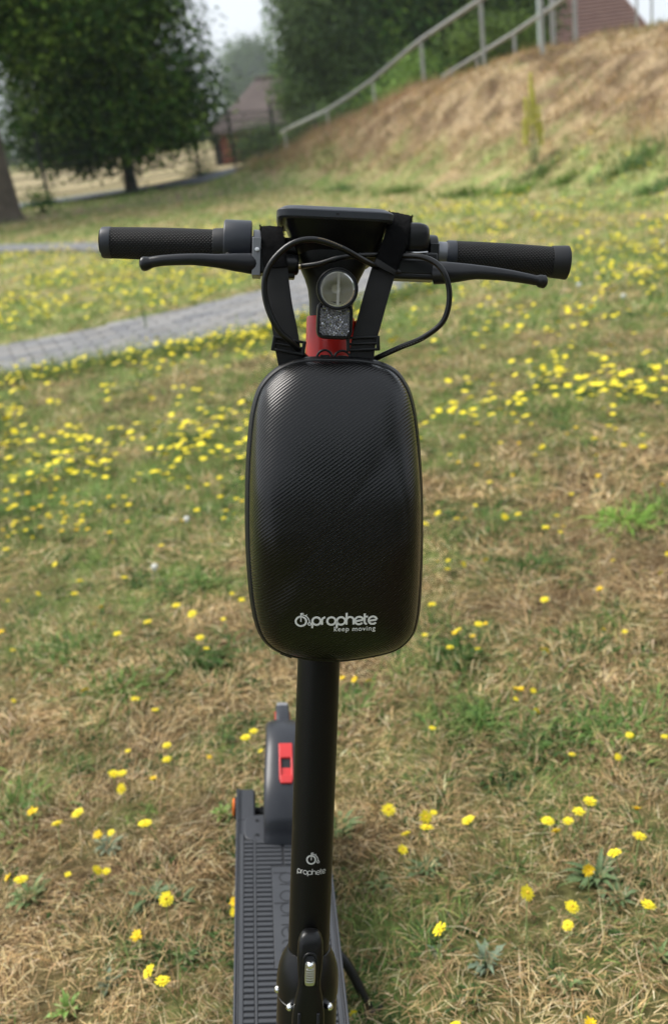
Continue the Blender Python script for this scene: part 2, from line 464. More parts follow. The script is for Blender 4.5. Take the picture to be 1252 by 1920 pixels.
rr = np.abs(rng.normal(0, 1, n))*rad_[ix]; aa = rng.uniform(0, 6.283, n); bx_, by_ = cx_[ix]+rr*np.cos(aa), cy_[ix]+rr*np.sin(aa); ok_ = ~on_path(bx_, by_); bx_, by_, ix, aa = bx_[ok_], by_[ok_], ix[ok_], aa[ok_]; n = len(ix)
B.add(blades(bx_, by_, rng.uniform(.012, .036, n), rng.uniform(.003, .0085, n), rng.normal(.75, .4, n), aa+rng.normal(0, .8, n), rng.normal(.7, .3, n), pick(np.array([[.09, .17, .05], [.13, .21, .06], [.07, .13, .045]]), n, .1)*tone[ix][:, None], 0, 3))
B.build('green_grass', 'short green grass tufts growing through the dry meadow', 'grass')
B = Blades()
ex = rng.uniform(-3.2, .9, 5200); ey = np.interp(ex, [-5, -1.88, -.9, -.27, .45, .95], [4.6, 5.80, 6.02, 6.2, 6.75, 7.15]) + rng.normal(-.10, .10, 5200)
n = len(ex)
B.add(blades(ex, ey, .11*rng.uniform(.4, 1.5, n), .0045*rng.uniform(.6, 1.4, n), rng.normal(1.1, .3, n), rng.uniform(0, 6.28, n), rng.normal(.3, .3, n), pick(GRN, n), 0, 3))
B.build('path_edge_grass', 'taller green grass leaning over the near edge of the paved path', 'grass')
# taller dry grass on the embankment
B = Blades()
x = rng.uniform(-3, 14, 190000); y = rng.uniform(9, 34, 190000); h = mound(x, y)
k = h > .12+.15*fbm(x, y, 2., 2); x, y, h = x[k], y[k], h[k]; n = len(x)
wav = np.clip(1.6*(fbm(x, y, 3.2, 4)-.5)+.5, .05, 1)
col = pick(DRY*np.array([.84, .81, .72]), n); pink = pick(np.array([[.46, .30, .20], [.40, .25, .16], [.52, .37, .25]]), n)
lowleft = sstep(5, 2, x)*sstep(17, 21, y)
col = np.where((rng.random(n) < .25+.5*lowleft)[:, None], pink, col)
gg = pick(GRN, n); col = np.where((rng.random(n) < np.clip(green_amt(x, y)*1.3+.9*(fbm(x+60, y, .9, 3)-.52), .06, .9))[:, None], gg, col)
B.add(blades(x, y, .13*(.5+1.2*wav)*rng.uniform(.5, 1.3, n)*(1+.9*lowleft), .010*rng.uniform(.5, 1.3, n), rng.normal(.75, .45, n), rng.normal(-1.9, 1.1, n),
             rng.normal(.4, .3, n), col*np.array([.94, .95, .93])*(.36+.95*wav)[:, None], 0, 2))
B.build('embankment_grass', 'tall dry reddish brown grass covering the embankment slope', 'grass')

# ------------------------------------------------------------------ yellow meadow flowers
m_petal = mat('yellow_petals', (.80, .66, .03), .6, spec=.2); m_petal2 = mat('deep_yellow_petals', (.80, .55, .02), .6, spec=.2)
m_stalk = mat('flower_stalk', (.24, .30, .11), .7); m_core = mat('flower_core', (.72, .45, .02), .7)
m_white = mat('seed_head', (.55, .55, .50), .9)
def at_ground(px, py, h=0.):
    d = FWD + RGT*((px-626)/1866.7) - UPV*((py-960)/1866.7)
    t = (h-CAM_POS.z)/d.z
    return CAM_POS + d*t
def head_mesh(rad, rays, seed, M, cup=.25):
    r_ = random.Random(seed); V = []; F = []; fm = []
    for layer, (rr, zz, cnt) in enumerate(((1., 0, rays), (.66, .0025, max(6, int(rays*.8))))):
        for k in range(cnt):
            a = 2*math.pi*(k+.5*layer)/cnt + r_.gauss(0, .06); l = rad*rr*r_.uniform(.86, 1.05); w = math.pi*rad*rr/cnt*.62
            zt = l*cup*r_.uniform(.3, 1.3); ca, sa = math.cos(a), math.sin(a)
            o = len(V)
            for (d, ww, z) in ((.12*l, w*.4, zz), (.62*l, w, zz+zt*.45), (l, w*.75, zz+zt*.55)):
                V += [(ca*d-sa*ww, sa*d+ca*ww, z), (ca*d+sa*ww, sa*d-ca*ww, z)]
            F += [[o, o+1, o+3, o+2], [o+2, o+3, o+5, o+4]]; fm += [0, 0]
    o = len(V)                                          # green cup underneath
    for k in range(8): V.append((math.cos(k*.7854)*rad*.34, math.sin(k*.7854)*rad*.34, .0))
    for k in range(8): V.append((math.cos(k*.7854)*rad*.14, math.sin(k*.7854)*rad*.14, -rad*.7))
    F += [[o+k, o+(k+1) % 8, o+8+(k+1) % 8, o+8+k] for k in range(8)]; fm += [1]*8
    o = len(V)                                          # raised centre
    for k in range(7): V.append((math.cos(k*.898)*rad*.24, math.sin(k*.898)*rad*.24, .0035))
    V.append((0, 0, .006)); F += [[o+k, o+(k+1) % 7, o+7] for k in range(7)]; fm += [2]*7
    me = mesh_from('flower_head', V, F, M, False); me.materials.append(m_stalk); me.materials.append(m_core)
    me.polygons.foreach_set('material_index', fm)
    return me
heads = [head_mesh(.0125, 15, 1, m_petal), head_mesh(.0115, 13, 2, m_petal, .5), head_mesh(.0135, 17, 3, m_petal, .1), head_mesh(.0105, 12, 4, m_petal2, .9), head_mesh(.012, 14, 5, m_petal, .35)]
def stem_mesh(h, bx, by, seed):
    b = MB(); b.tube(smoothpath([(bx*1.0, by*1.0, 0), (bx*.9, by*.9, h*.35), (bx*.35, by*.35, h*.75), (0, 0, h-.006)], 3), .0011, 5)
    return mesh_from('stem', b.V, b.F, m_stalk)
stems = [stem_mesh(.05, .01, .006, 1), stem_mesh(.075, -.014, .01, 2), stem_mesh(.10, .02, -.012, 3), stem_mesh(.035, -.006, .004, 4)]
stem_h = [.05, .075, .10, .035]
def joined(mi, si, nm='yellow_flower'):
    a, b = heads[mi], stems[si]
    V = [v.co+Vector((0, 0, stem_h[si])) for v in a.vertices]; F = [list(p.vertices) for p in a.polygons]; fm = [p.material_index for p in a.polygons]
    o = len(V); V += [v.co.copy() for v in b.vertices]; F += [[i+o for i in p.vertices] for p in b.polygons]; fm += [1]*len(b.polygons)
    me = mesh_from(nm, V, F, heads[mi].materials[0], False); me.materials.append(m_stalk); me.materials.append(m_core)
    me.polygons.foreach_set('material_index', fm); return me
both = [joined(i % 5, i % 4) for i in range(10)]

NAMED = {  # flowers one can point to, with what sets each apart
 (826,1755): 'large open yellow flower alone in dry straw, lowest one right of the deck',
 (1071,1700): 'yellow flower on a thin stem just below the dark leafy rosette on the right',
 (987,1678): 'yellow flower seen edge-on atop a tall bare stem, left of the leafy rosette',
 (1102,1633): 'yellow flower tilted sideways in the middle of the dark leafy rosette',
 (1151,1602): 'yellow flower at the top right rim of the dark leafy rosette',
 (1105,1511): 'widest yellow flower, upper end of the diagonal row of three on the right',
 (1084,1524): 'yellow flower in the middle of the diagonal row of three on the right',
 (1064,1533): 'small yellow flower, lower end of the diagonal row of three on the right',
 (1043,1560): 'yellow flower just below the diagonal row of three on the right',
 (1192,1519): 'wide yellow flower near the right picture edge above another yellow flower',
 (1198,1569): 'yellow flower near the right picture edge, below the wide one',
 (728,1523): 'yellow flower closest to the stem among those right of the rear fender',
 (753,1585): 'small yellow flower above the round dark weed right of the deck',
 (797,1535): 'upper yellow flower of a close pair in straw right of the deck',
 (800,1553): 'lower yellow flower of a close pair in straw right of the deck',
 (305,1840): 'ragged yellow flower low down between the deck and the left picture edge',
 (258,1756): 'drooping orange yellow flower on a leaning stem left of the deck',
 (311,1682): 'double yellow flower head on a tall pale stem left of the deck',
 (14,1637): 'yellow flower at the left picture edge beside a smaller one',
 (40,1650): 'yellow flower just right of the one at the left picture edge',
 (63,1528): 'leftmost yellow flower of the row of three left of the deck',
 (108,1545): 'middle and lowest yellow flower of the row of three left of the deck',
 (147,1529): 'rightmost yellow flower of the row of three left of the deck',
 (313,1425): 'broad yellow flower nearest the rear fender on its left side',
 (228,1477): 'lower broad yellow flower of the pair left of the rear fender',
 (214,1453): 'upper yellow flower of the pair left of the rear fender',
 (1131,1181): 'large yellow flower alone in dry grass far right of the bag logo',
 (1124,1107): 'yellow flower alone in dry grass, above the one level with the bag logo',
 (1021,1223): 'yellow flower seen sideways in dry grass right of the foot of the bag',
}
FL = list(NAMED)+[(206,1548),(272,1545),(184,1564),(121,1615),(178,1618),(181,1624),(197,1623),(280,1823),(287,1457),(312,1392),(390,1410),(460,1380),(475,1370),(486,1392),(228,1445),
 (234,1383),(253,1310),(160,1297),(22,1300),(290,1327),(438,1680),(438,1700),(22,1210),(375,1195),(382,1190),(170,1145),(190,1140),(220,1187),(277,1167),(360,1150),(3,1185),(8,1100),
 (1026,1535),(810,1498),(878,1540),(760,1558),(1071,1405),(1157,1403),(1179,1365),(1245,1367),(1004,1330),(964,1278),(975,1286),(998,1287),(966,1292),(1020,1122),(1148,1033),(1238,1048),
 (1250,1025),(808,1350),(808,1120),(795,1178),(909,1153),(896,1162),(852,1182),(885,1187),(894,1208),(857,1168),(842,1208),(838,1035),(838,1063),(868,1045),(910,1045),(818,1040),(946,967),
 (1022,985),(1055,975),(1050,985),(1043,958),(970,960),(860,870),(915,872),(868,892),(917,895),(890,937),(856,970),(870,970),(820,958),(797,980),(640,1258),(665,1270),(688,1250),
 (850,1910),(948,1903),(1105,1915),(661,1892),(1214,1699),(1063,1722),(12,1033),(60,1000),(100,1045),(140,1112),(232,1075),(300,1010),(395,1010),(430,1085),(70,1110),
 (150,1090),(330,1130),(415,1140),(452,1120),(25,985),(210,1010),(120,930),(440,960),(270,950),(350,905),(415,905),(22,975),(1170,1160),(1240,905),(1070,910),(960,880),(1120,890)]
def copy_tree(o, parent=None):
    c = o.copy(); COL.objects.link(c)
    if parent is not None: c.parent = parent; c.matrix_local = o.matrix_local
    for ch in [k for k in o.children]: copy_tree(ch, c)
    return c
GRP = 'yellow flowers scattered through the meadow'
def region_label(px, py, white=False):
    side = 'left of the scooter' if px < 590 else 'right of the scooter'
    if py > 1250: w = 'in dry grass close by, '
    elif py > 880: w = 'in half green grass, '
    elif py > 640: w = 'in green grass behind the scooter, '
    else: w = 'in far grass, '
    return 'small yellow flower on thin stem '+w+side
LM = [((250,450),'left grip'),((330,492),'left brake lever'),((950,490),'right grip'),((500,700),'bag\'s top left corner'),((750,700),'bag\'s top right corner'),((460,950),'bag\'s left side'),((795,930),'bag\'s right side'),
 ((500,1205),'bag\'s lower left corner'),((760,1215),'bag\'s lower right corner'),((530,1340),'tail light'),((520,1430),'rear fender'),((445,1510),'orange reflector'),((441,1700),'deck\'s left edge'),((640,1750),'deck\'s right edge'),
 ((1165,985),'bright bushy weed'),((1120,1650),'large dark rosette'),((912,1812),'grey green rosette'),((290,1065),'larger white seed head'),((635,1300),'stem below the bag'),((560,1860),'folding joint'),((800,1635),'round dark weed'),((285,1690),'dark leafy weed')]
_used = set(NAMED.values())
def single_label(px, py, size):
    order = sorted(LM, key=lambda l: math.hypot(l[0][0]-px, l[0][1]-py))
    for (lx, ly), nm in order[:9]:
        dx, dy = px-lx, py-ly; d = math.hypot(dx, dy); a = (math.degrees(math.atan2(-dy, dx))+360) % 360
        w = ['right of', 'above and right of', 'above', 'above and left of', 'left of', 'below and left of', 'below', 'below and right of'][int(((a+22.5) % 360)//45)]
        q = 'just ' if d < 70 else ('slightly ' if d < 150 else ('some way ' if d < 260 else 'far '))
        for f_ in (size+' yellow flower ', size+' yellow flower on stem ', size+' yellow flower standing '):
            l = f_+q+w+' the '+nm
            if l not in _used: _used.add(l); return l
    return region_label(px, py)
n_ind = 0; bases = []
for k, (px, py) in enumerate(FL):
    si = random.randrange(4) if py < 1300 else random.choice((0, 1, 3)); mi = random.randrange(5)
    if (px, py) == (987, 1678): si = 2
    if (px, py) == (311, 1682): si = 2
    if (px, py) == (258, 1756): mi = 3
    p = at_ground(px, py, stem_h[si]*.95)
    r = empty('yellow_flower', Matrix.Translation((p.x, p.y, 0)) @ Matrix.Rotation(random.uniform(0, 6.28), 4, 'Z'))
    s_ = random.uniform(.5, 1.0) if (px, py) not in NAMED or 'small' in NAMED[(px, py)] else random.uniform(.9, 1.12); r.scale = (s_,)*3
    if (px, py) in NAMED: tag(r, NAMED[(px, py)], 'flower', GRP)
    else: tag(r, single_label(px, py, 'small' if s_ < .78 else 'mid-sized'), 'flower', GRP)
    tl = (1.0 if (px, py) in ((1102,1633), (1021,1223)) else abs(random.gauss(0, .5)))
    link('stem', stems[si], r)
    az = random.uniform(0, 6.28)
    link('flower_head', heads[mi], r, Matrix.Translation((0, 0, stem_h[si])) @ Matrix.Rotation(tl, 4, Vector((math.cos(az), math.sin(az), 0))))
    n_ind += 1
# the others: drifts of flowers in the fresher grass
def drift(n, y0, y1):
    out = []
    while len(out) < n:
        y = random.uniform(y0, y1); x = random.uniform(-.62*y-.4, .48*y+.4)
        out.append((x, y))
    return out
def pix(x, y):
    d = Vector((x, y, .05))-CAM_POS; z = d.dot(FWD); return 626+1866.7*d.dot(RGT)/z, 960-1866.7*d.dot(UPV)/z
def dens(x, y):
    px, py = pix(x, y)
    c = float(fbm(x, y, 1.3, 3)); c2 = float(fbm(x+5, y+9, 4.5, 2))
    d = 0
    if 640 < py < 900 and px < 560: d = 1.35*(1-.4*(px > 420))*(1.25-.9*abs(py-770+.2*px)/200)
    elif 900 <= py < 1150 and px < 460: d = .55
    elif 470 < py < 900 and px >= 560: d = .95*(1-.2*(py > 780))*(.55+.45*(px > 850))
    elif 470 < py < 640 and px < 560: d = 1.0
    elif 380 < py <= 480: d = .75
    elif 330 < py <= 380 and px > 600: d = .25
    elif 900 <= py < 1250: d = .8
    return d*max(.12, min(1, (c-.36)*3.))*(1.25 if c2 > .5 else .6)
cand = drift(20000, 3.0, 13.5)
cx = np.array([c[0] for c in cand]); cy = np.array([c[1] for c in cand])
okp = ~inpoly(cx, cy, PATH1)
sel = [c for c, o in zip(cand, okp) if o and random.random() < dens(*c)*.85*min(1.6, (c[1]/5)**.5)]
sel = [c for c in sel if mound(*c) < .5]
for _ in range(190):
    x = random.uniform(-2.9, .9); y = float(np.interp(x, [-5, -1.88, -.9, -.27, .45, .95], [4.6, 5.80, 6.02, 6.2, 6.75, 7.15]))+random.gauss(-.16, .12)
    sel.append((x, y))
sel.sort(key=lambda c: c[1])
print('flowers scattered', len(sel), 'individual', n_ind)
more = max(0, 298-n_ind)
for (x, y) in sel[:more]:
    k = random.randrange(10); o = link('yellow_flower', both[k], None, Matrix.Translation((x, y, float(terrain(x, y)))) @ Matrix.Rotation(random.gauss(0, .15), 4, 'X') @ Matrix.Rotation(random.uniform(0, 6.28), 4, 'Z'))
    o.scale = (random.uniform(.7, 1.1),)*3
    tag(o, single_label(*pix(x, y), 'small'), 'flower', GRP)
V_, Q_, T_ = [], [], []; fm_ = []; o_ = 0
fV, fF, fM = [], [], []
def small_flower(x, y, s):
    """a far flower: eight rays and a stem"""
    z = float(terrain(x, y)); h = random.uniform(.03, .10); a0 = random.random()*6; tx, ty = random.gauss(0, .2), random.gauss(-.1, .25)
    o = len(fV); fV.append((x, y, z+h+.002)); n = 8
    for k in range(n):
        a = a0+2*math.pi*k/n; r_ = s*(1 if k % 2 else .8); fV.append((x+r_*math.cos(a), y+r_*math.sin(a), z+h+r_*(math.cos(a)*tx+math.sin(a)*ty)))
    for k in range(n): fF.append([o, o+1+k, o+1+(k+1) % n]); fM.append(0)
    o = len(fV); fV.extend([(x-.0009, y, z), (x+.0009, y, z), (x, y, z+h)]); fF.append([o, o+1, o+2]); fM.append(1)
for (x, y) in sel[more:]:
    small_flower(x, y, random.uniform(.013, .02))
    if random.random() < .35:
        small_flower(x+random.gauss(0, .04), y+random.gauss(0, .04), random.uniform(.011, .018))
me = mesh_from('distant_yellow_flowers', fV, fF, m_petal, False); me.materials.append(m_stalk); me.polygons.foreach_set('material_index', fM)
tag(link('distant_yellow_flowers', me), 'drifts of small yellow flowers in the far meadow beside the path', 'flowers', kind='stuff')
# pale seed heads
sb = bmesh.new(); bmesh.ops.create_icosphere(sb, subdivisions=2, radius=.013)
for v in sb.verts: v.co *= random.uniform(.75, 1.1)
sme = bpy.data.meshes.new('seed_ball'); sb.to_mesh(sme); sb.free(); sme.materials.append(m_white)
for (px, py, lb) in ((290,1065,'white seed head left of the bag, lower and larger of two'), (350,975,'white seed head left of the bag, upper of two'), (1168,556,'pale seed head right of and below the right grip'),
     (1085,535,'pale seed head just below the end of the right grip'), (1010,470,'pale seed head behind the right grip'), (1240,455,'pale seed head at the right picture edge level with the grip'), (905,500,'pale seed head above the right brake lever')):
    p = at_ground(px, py, .05); r = empty('seed_head_flower', Matrix.Translation((p.x, p.y, 0))); tag(r, lb, 'seed head', 'white seed heads in the meadow')
    link('stem', stems[0], r); o = link('seed_ball', sme, r, Matrix.Translation((0, 0, .052))); o.scale = (1.2 if py < 600 else .85,)*3

# ------------------------------------------------------------------ leafy weeds
def leaf_mesh(L, W, M, arch=.5, lift=.6, name='leaf', lobes=0):
    n = 6; V = []; F = []
    el = lift; P = Vector((0, 0, .002))
    for k in range(n+1):
        t = k/n; w = W*math.sin(math.pi*min(1, .12+.88*t)**.8)*.5*(1 if k < n else .05)
        if lobes: w *= 1+.45*math.cos(k*math.pi)*(t > .15)
        V += [P+Vector((0, -w, w*.35)), P.copy(), P+Vector((0, w, w*.35))]
        P = P + Vector((math.cos(el), 0, math.sin(el)))*(L/n); el -= arch*2/n
    for k in range(n):
        a = 3*k; F += [[a, a+1, a+4, a+3], [a+1, a+2, a+5, a+4]]
    return mesh_from(name, V, F, M)
wm = {'dark': mat('dark_weed_leaf', (.075, .125, .045), .6, var=(30, (.11, .16, .06))), 'grey': mat('grey_green_leaf', (.13, .18, .11), .65, var=(30, (.17, .22, .14))),
      'bright': mat('bright_weed_leaf', (.16, .28, .05), .55, var=(30, (.20, .33, .07))), 'mid': mat('mid_weed_leaf', (.12, .19, .06), .6, var=(30, (.16, .23, .08)))}
wl = {}
for k_, M in wm.items():
    wl[k_] = [leaf_mesh(.052, .014, M, .45, .35, lobes=1), leaf_mesh(.050, .009, M, .6, .8), leaf_mesh(.036, .014, M, .55, .25), leaf_mesh(.044, .011, M, .7, .9, lobes=1)]
def weed(px, py, kind, n, s, label, upright=0, joined_=False, name='weed_plant'):
    p = at_ground(px, py, .0); mats = []
    if not joined_: n = int(n*1.7)
    for i in range(n):
        a = i*2.4+random.gauss(0, .5); sc2 = s*random.uniform(.45, .95)
        mats.append((random.choice(wl[kind][1::2] if upright and random.random() < upright else wl[kind][0:3]),
            Matrix.Rotation(a, 4, 'Z') @ Matrix.Translation((.004*s, 0, 0)) @ Matrix.Rotation(-(upright*random.uniform(0, .9)), 4, 'Y') @ Matrix.Scale(sc2, 4)))
    z = float(terrain(p.x, p.y))
    if joined_:
        g = np.random.default_rng(int(px+py)); nb = int(240*s); rr = np.abs(g.normal(0, .045*s, nb)); a_ = g.uniform(0, 6.283, nb)
        pal = {'dark': np.array([[.06, .12, .03], [.09, .16, .04]]), 'mid': np.array([[.11, .20, .05], [.15, .25, .06]]), 'bright': np.array([[.20, .36, .06], [.26, .42, .08]])}[kind]
        h_ = 2.3 if kind == 'bright' else 1
        r4 = blades(p.x+rr*np.cos(a_)*1.3, p.y+rr*np.sin(a_), g.uniform(.025, .055, nb)*h_*s**.5, g.uniform(.004, .010, nb), g.normal(.8, .35, nb), a_+g.normal(0, .7, nb), g.normal(.7, .3, nb), pick(pal, nb), 0, 3)
        me = fast_mesh(name, r4[0]-np.array([p.x, p.y, z]), r4[1], r4[2], BLADE, r4[3]); o = empty(name, Matrix.Translation((p.x, p.y, z))); link('leaves', me, o, kind='stuff')
        tag(o, label, 'plant', 'leafy weeds in the meadow'); return
    r = empty(name, Matrix.Translation((p.x, p.y, z))); tag(r, label, 'plant', 'leafy weeds in the meadow')
    for me, M4 in mats: link('leaf', me, r, M4)
weed(912, 1812, 'grey', 13, 1.0, 'grey green rosette with upright leaves in straw right of the deck', .6)
weed(1120, 1650, 'dark', 26, 1.35, 'large dark green rosette with yellow flowers around it on the right', .3)
weed(1160, 1690, 'dark', 12, .9, 'smaller dark rosette touching the large one on its lower right', .3)
weed(800, 1635, 'dark', 18, .95, 'round dark green weed in straw right of the deck', .3)
weed(712, 1665, 'mid', 12, .75, 'small green weed between the deck and the round dark weed', .5)
weed(640, 1555, 'mid', 18, 1.1, 'broad green weed behind the stem beside the rear wheel', .3)
weed(820, 1785, 'grey', 8, .5, 'small grey green weed under the lone large yellow flower', .3)
weed(1065, 1860, 'mid', 11, .8, 'thin leaved green weed at the lower right of the meadow', .8)
weed(1235, 1800, 'mid', 10, .8, 'green weed at the right picture edge below the rosette', .7)
weed(60, 1690, 'mid', 20, 1.1, 'pale green weed clump near the left picture edge', .5)
weed(285, 1690, 'dark', 18, 1.1, 'dark leafy weed behind the double yellow flower left of the deck', .25)
weed(340, 1690, 'dark', 10, .8, 'dark weed between the double flower and the deck', .3)
weed(420, 1535, 'bright', 14, .8, 'bright green weed tuft touching the left side of the deck', .9)
weed(205, 1850, 'grey', 8, .8, 'sprawling grey green weed low on the left', .5)
weed(350, 1800, 'mid', 9, .6, 'small green weed left of the folding joint', .4)
weed(130, 1900, 'bright', 12, .8, 'yellow green weed at the lower left of the meadow', .8)
weed(205, 1590, 'grey', 12, .9, 'bluish green weed under the close group of small flowers on the left', .4)
for (px, py, kd, s, lb) in ((1165,985,'bright',.72,'bright light green bushy weed standing in dry grass on the right'), (1180,1360,'mid',1.4,'dark upright weed beside flowers at the right'), (1130,1380,'mid',1.2,'upright green weed left of the dark one on the right'),
     (860,1240,'dark',1.5,'broad dark green weed patch right of the foot of the bag'), (380,1245,'dark',1.5,'dark green weed patch left of the foot of the bag'), (1000,1400,'dark',1.3,'dark weed in straw right of the stem'),
     (230,1300,'mid',1.3,'green weed beside a small flower on the left meadow'), (30,1520,'mid',1.2,'green weed at the left picture edge above the flowers'), (40,960,'mid',1.6,'green weed at the left edge in the flower drifts'),
     (940,985,'mid',1.4,'dark green weed in the parched patch right of the bag'), (1010,1070,'dark',1.8,'long dark weed band in the parched patch right of the bag'), (1235,960,'mid',1.7,'green weed at the right picture edge in the parched patch'),
     (905,1010,'dark',1.2,'low dark weed right of the middle of the bag'), (380,1100,'mid',1.0,'fresh green weed left of the lower bag'), (1080,1220,'dark',1.2,'dark weed under a lone flower on the right'),
     (640,1330,'mid',1.1,'green weed just behind the stem below the bag'), (900,1360,'mid',1.1,'small green weed in straw right of the stem'), (120,1230,'mid',1.5,'green weed on the left meadow below the white seed head')):
    weed(px, py, kd, 26, s, lb, .6, True)
# tall green plant standing on the paving
p = at_ground(275, 622); b_ = Blades()
r = empty('tall_weed', Matrix.Translation((p.x, p.y, .01))); tag(r, 'slender green weed growing out of the paved path', 'plant')
b = MB(); b.tube([(0, 0, 0), (.01, 0, .12), (.0, .01, .24)], [.004, .003, .0015], 6); b.build('stalk', wm['mid'], r)
for i in range(34):
    h = .02+.20*(i/34); link('leaf', wl['mid'][i % 2], r, Matrix.Translation((.004, 0, h)) @ Matrix.Rotation(i*2.4, 4, 'Z') @ Matrix.Rotation(-.6, 4, 'Y') @ Matrix.Scale(.9-.35*i/34, 4))

# ------------------------------------------------------------------ trees
m_bark = mat('bark', (.075, .062, .048), .95, bump=(9, 1, .05), var=(5, (.11, .09, .07)))
def crown_mesh(name, lobes, nclump, per, leaf, pal, seed, shell=.55, zmin=.15):
    """leaf-sized faces in clumps spread through a set of ellipsoid lobes (cx,cy,cz,rx,ry,rz)"""
    g = np.random.default_rng(seed); lobes = np.array(lobes, float)
    vol = lobes[:, 3]*lobes[:, 4]*lobes[:, 5]; pr = vol**.7; pr /= pr.sum()
    li = g.choice(len(lobes), nclump, p=pr)
    d = g.normal(size=(nclump, 3)); d /= np.linalg.norm(d, axis=1)[:, None]
    rr = shell+(1-shell)*g.random(nclump)**.7; rr = rr*(1+.22*(fbm(d[:, 0]*2+li*3.1, d[:, 1]*2+d[:, 2]*2, 1.5, 3)-.5)*2)
    cc = lobes[li, :3]+d*rr[:, None]*lobes[li, 3:]
    ctone = g.uniform(.5, 1.6, nclump); ccol = pal[g.integers(0, len(pal), nclump)]
    n = nclump*per; ci = np.repeat(np.arange(nclump), per)
    cs = leaf*3.4*g.uniform(.6, 1.4, nclump)
    off = np.clip(g.normal(size=(n, 3)), -1.5, 1.5)*cs[ci][:, None]*np.array([1, 1, .6])
    P = cc[ci]+off
    P[:, 2] = np.where(P[:, 2] < zmin, zmin+g.random(n)*.02, P[:, 2])
    # leaves face outward and up, hanging a little
    nrm = off/(np.linalg.norm(off, axis=1)[:, None]+1e-6)*.6 + d[ci]*.5 + np.array([0, 0, .55]) + g.normal(size=(n, 3))*.45
    nrm /= np.linalg.norm(nrm, axis=1)[:, None]
    t = np.cross(nrm, g.normal(size=(n, 3))); t /= np.linalg.norm(t, axis=1)[:, None]; b = np.cross(nrm, t)
    s = leaf*g.uniform(.6, 1.35, n)[:, None]
    V = np.stack([P-t*s*.5, P+b*s*.32, P+t*s*.5-nrm*s*.12, P-b*s*.32], 1).reshape(-1, 3)
    Q = np.arange(n*4).reshape(-1, 4)
    col = np.clip(ccol[ci]*ctone[ci][:, None]*g.uniform(.8, 1.2, (n, 1)), .005, .6)
    return fast_mesh(name, V, quads=Q, mat=LEAF, colors=np.repeat(col, 4, 0))
PD = np.array([[.022, .060, .010], [.036, .085, .013], [.052, .110, .016], [.11, .175, .028], [.022, .056, .012]])
PM = np.array([[.055, .095, .028], [.075, .12, .034], [.09, .145, .04], [.06, .10, .04]])
PL = np.array([[.11, .18, .035], [.14, .22, .045], [.10, .16, .04]])
def tree(name, label, base, trunk_r, trunk_h, lobes, ncl, per, leaf, pal, seed, limbs=5, cat='tree', group=None, lean=(0, 0)):
    x0, y0 = base; z0 = float(terrain(x0, y0))
    r = empty(name, Matrix.Translation((x0, y0, z0))); tag(r, label, cat, group)
    rel = [(l[0]-x0, l[1]-y0, l[2]-z0, *l[3:]) for l in lobes]
    me = crown_mesh('crown', rel, ncl, per, leaf, pal, seed); link('crown', me, r)
    b = MB(); g = random.Random(seed)
    if trunk_r:
        top = Vector((lean[0], lean[1], trunk_h))
        pts = [(0, 0, -.1), (0, 0, .12), (.01, 0, .5)] + [(top.x*q**1.5+g.gauss(0, trunk_r*.15), top.y*q**1.5, trunk_h*q) for q in (.3, .55, .8, 1)]
        b.tube(smoothpath(pts, 3), [trunk_r*f_ for f_ in np.interp(np.linspace(0, 1, 19), [0, .06, .2, 1], [1.55, 1.2, 1, .42])], 14)
        for k in range(limbs):
            l = rel[k % len(rel)]; st = top*g.uniform(.45, .95)
            en = Vector((l[0], l[1], l[2]))+Vector((g.gauss(0, .3*l[3]), g.gauss(0, .3*l[4]), g.gauss(0, .3*l[5])))
            mid = st.lerp(en, .5)+Vector((0, 0, .12*(en-st).length))
            b.tube(smoothpath([st, mid, en], 4), [trunk_r*q for q in np.linspace(.42, .08, 9)], 7)
        b.build('trunk', m_bark, r)
    return r
# two big limes on the left
tree('lime_tree', 'thick trunked dark tree cut by the left picture edge', (-5.82, 21.2), .36, 5.6,
     [(-6.6, 21.5, 5.6, 3.4, 3.0, 2.6), (-4.6, 21.8, 4.5, 2.2, 2.2, 1.7), (-7.5, 20.5, 4.6, 2.2, 2.2, 1.7), (-5.0, 22.2, 6.2, 2.4, 2.2, 2.0), (-5.7, 21.6, 3.5, 1.2, 1.2, .8)], 2300, 22, .12, PD, 3, 7)
tree('lime_tree', 'large dark green tree with crown hanging almost to the ground', (-4.05, 27.0), .17, 4.2,
     [(-4.5, 27, 5.6, 2.5, 2.6, 2.9), (-3.1, 26.8, 3.0, 1.55, 1.8, 1.75), (-4.9, 26.6, 2.4, 1.9, 1.7, 1.7), (-4.1, 26.4, 1.7, 1.9, 1.5, 1.1), (-3.7, 27.6, 6.3, 1.6, 2, 2.2), (-2.65, 27, 2.0, .95, 1.3, 1.2), (-5.6, 26.8, 1.9, 1.1, 1.2, 1.25), (-5.3, 27.4, 4.6, 1.9, 1.8, 1.8), (-3.5, 26.4, 4.6, 1.5, 1.5, 1.6)], 4300, 24, .125, PD, 5, 9)
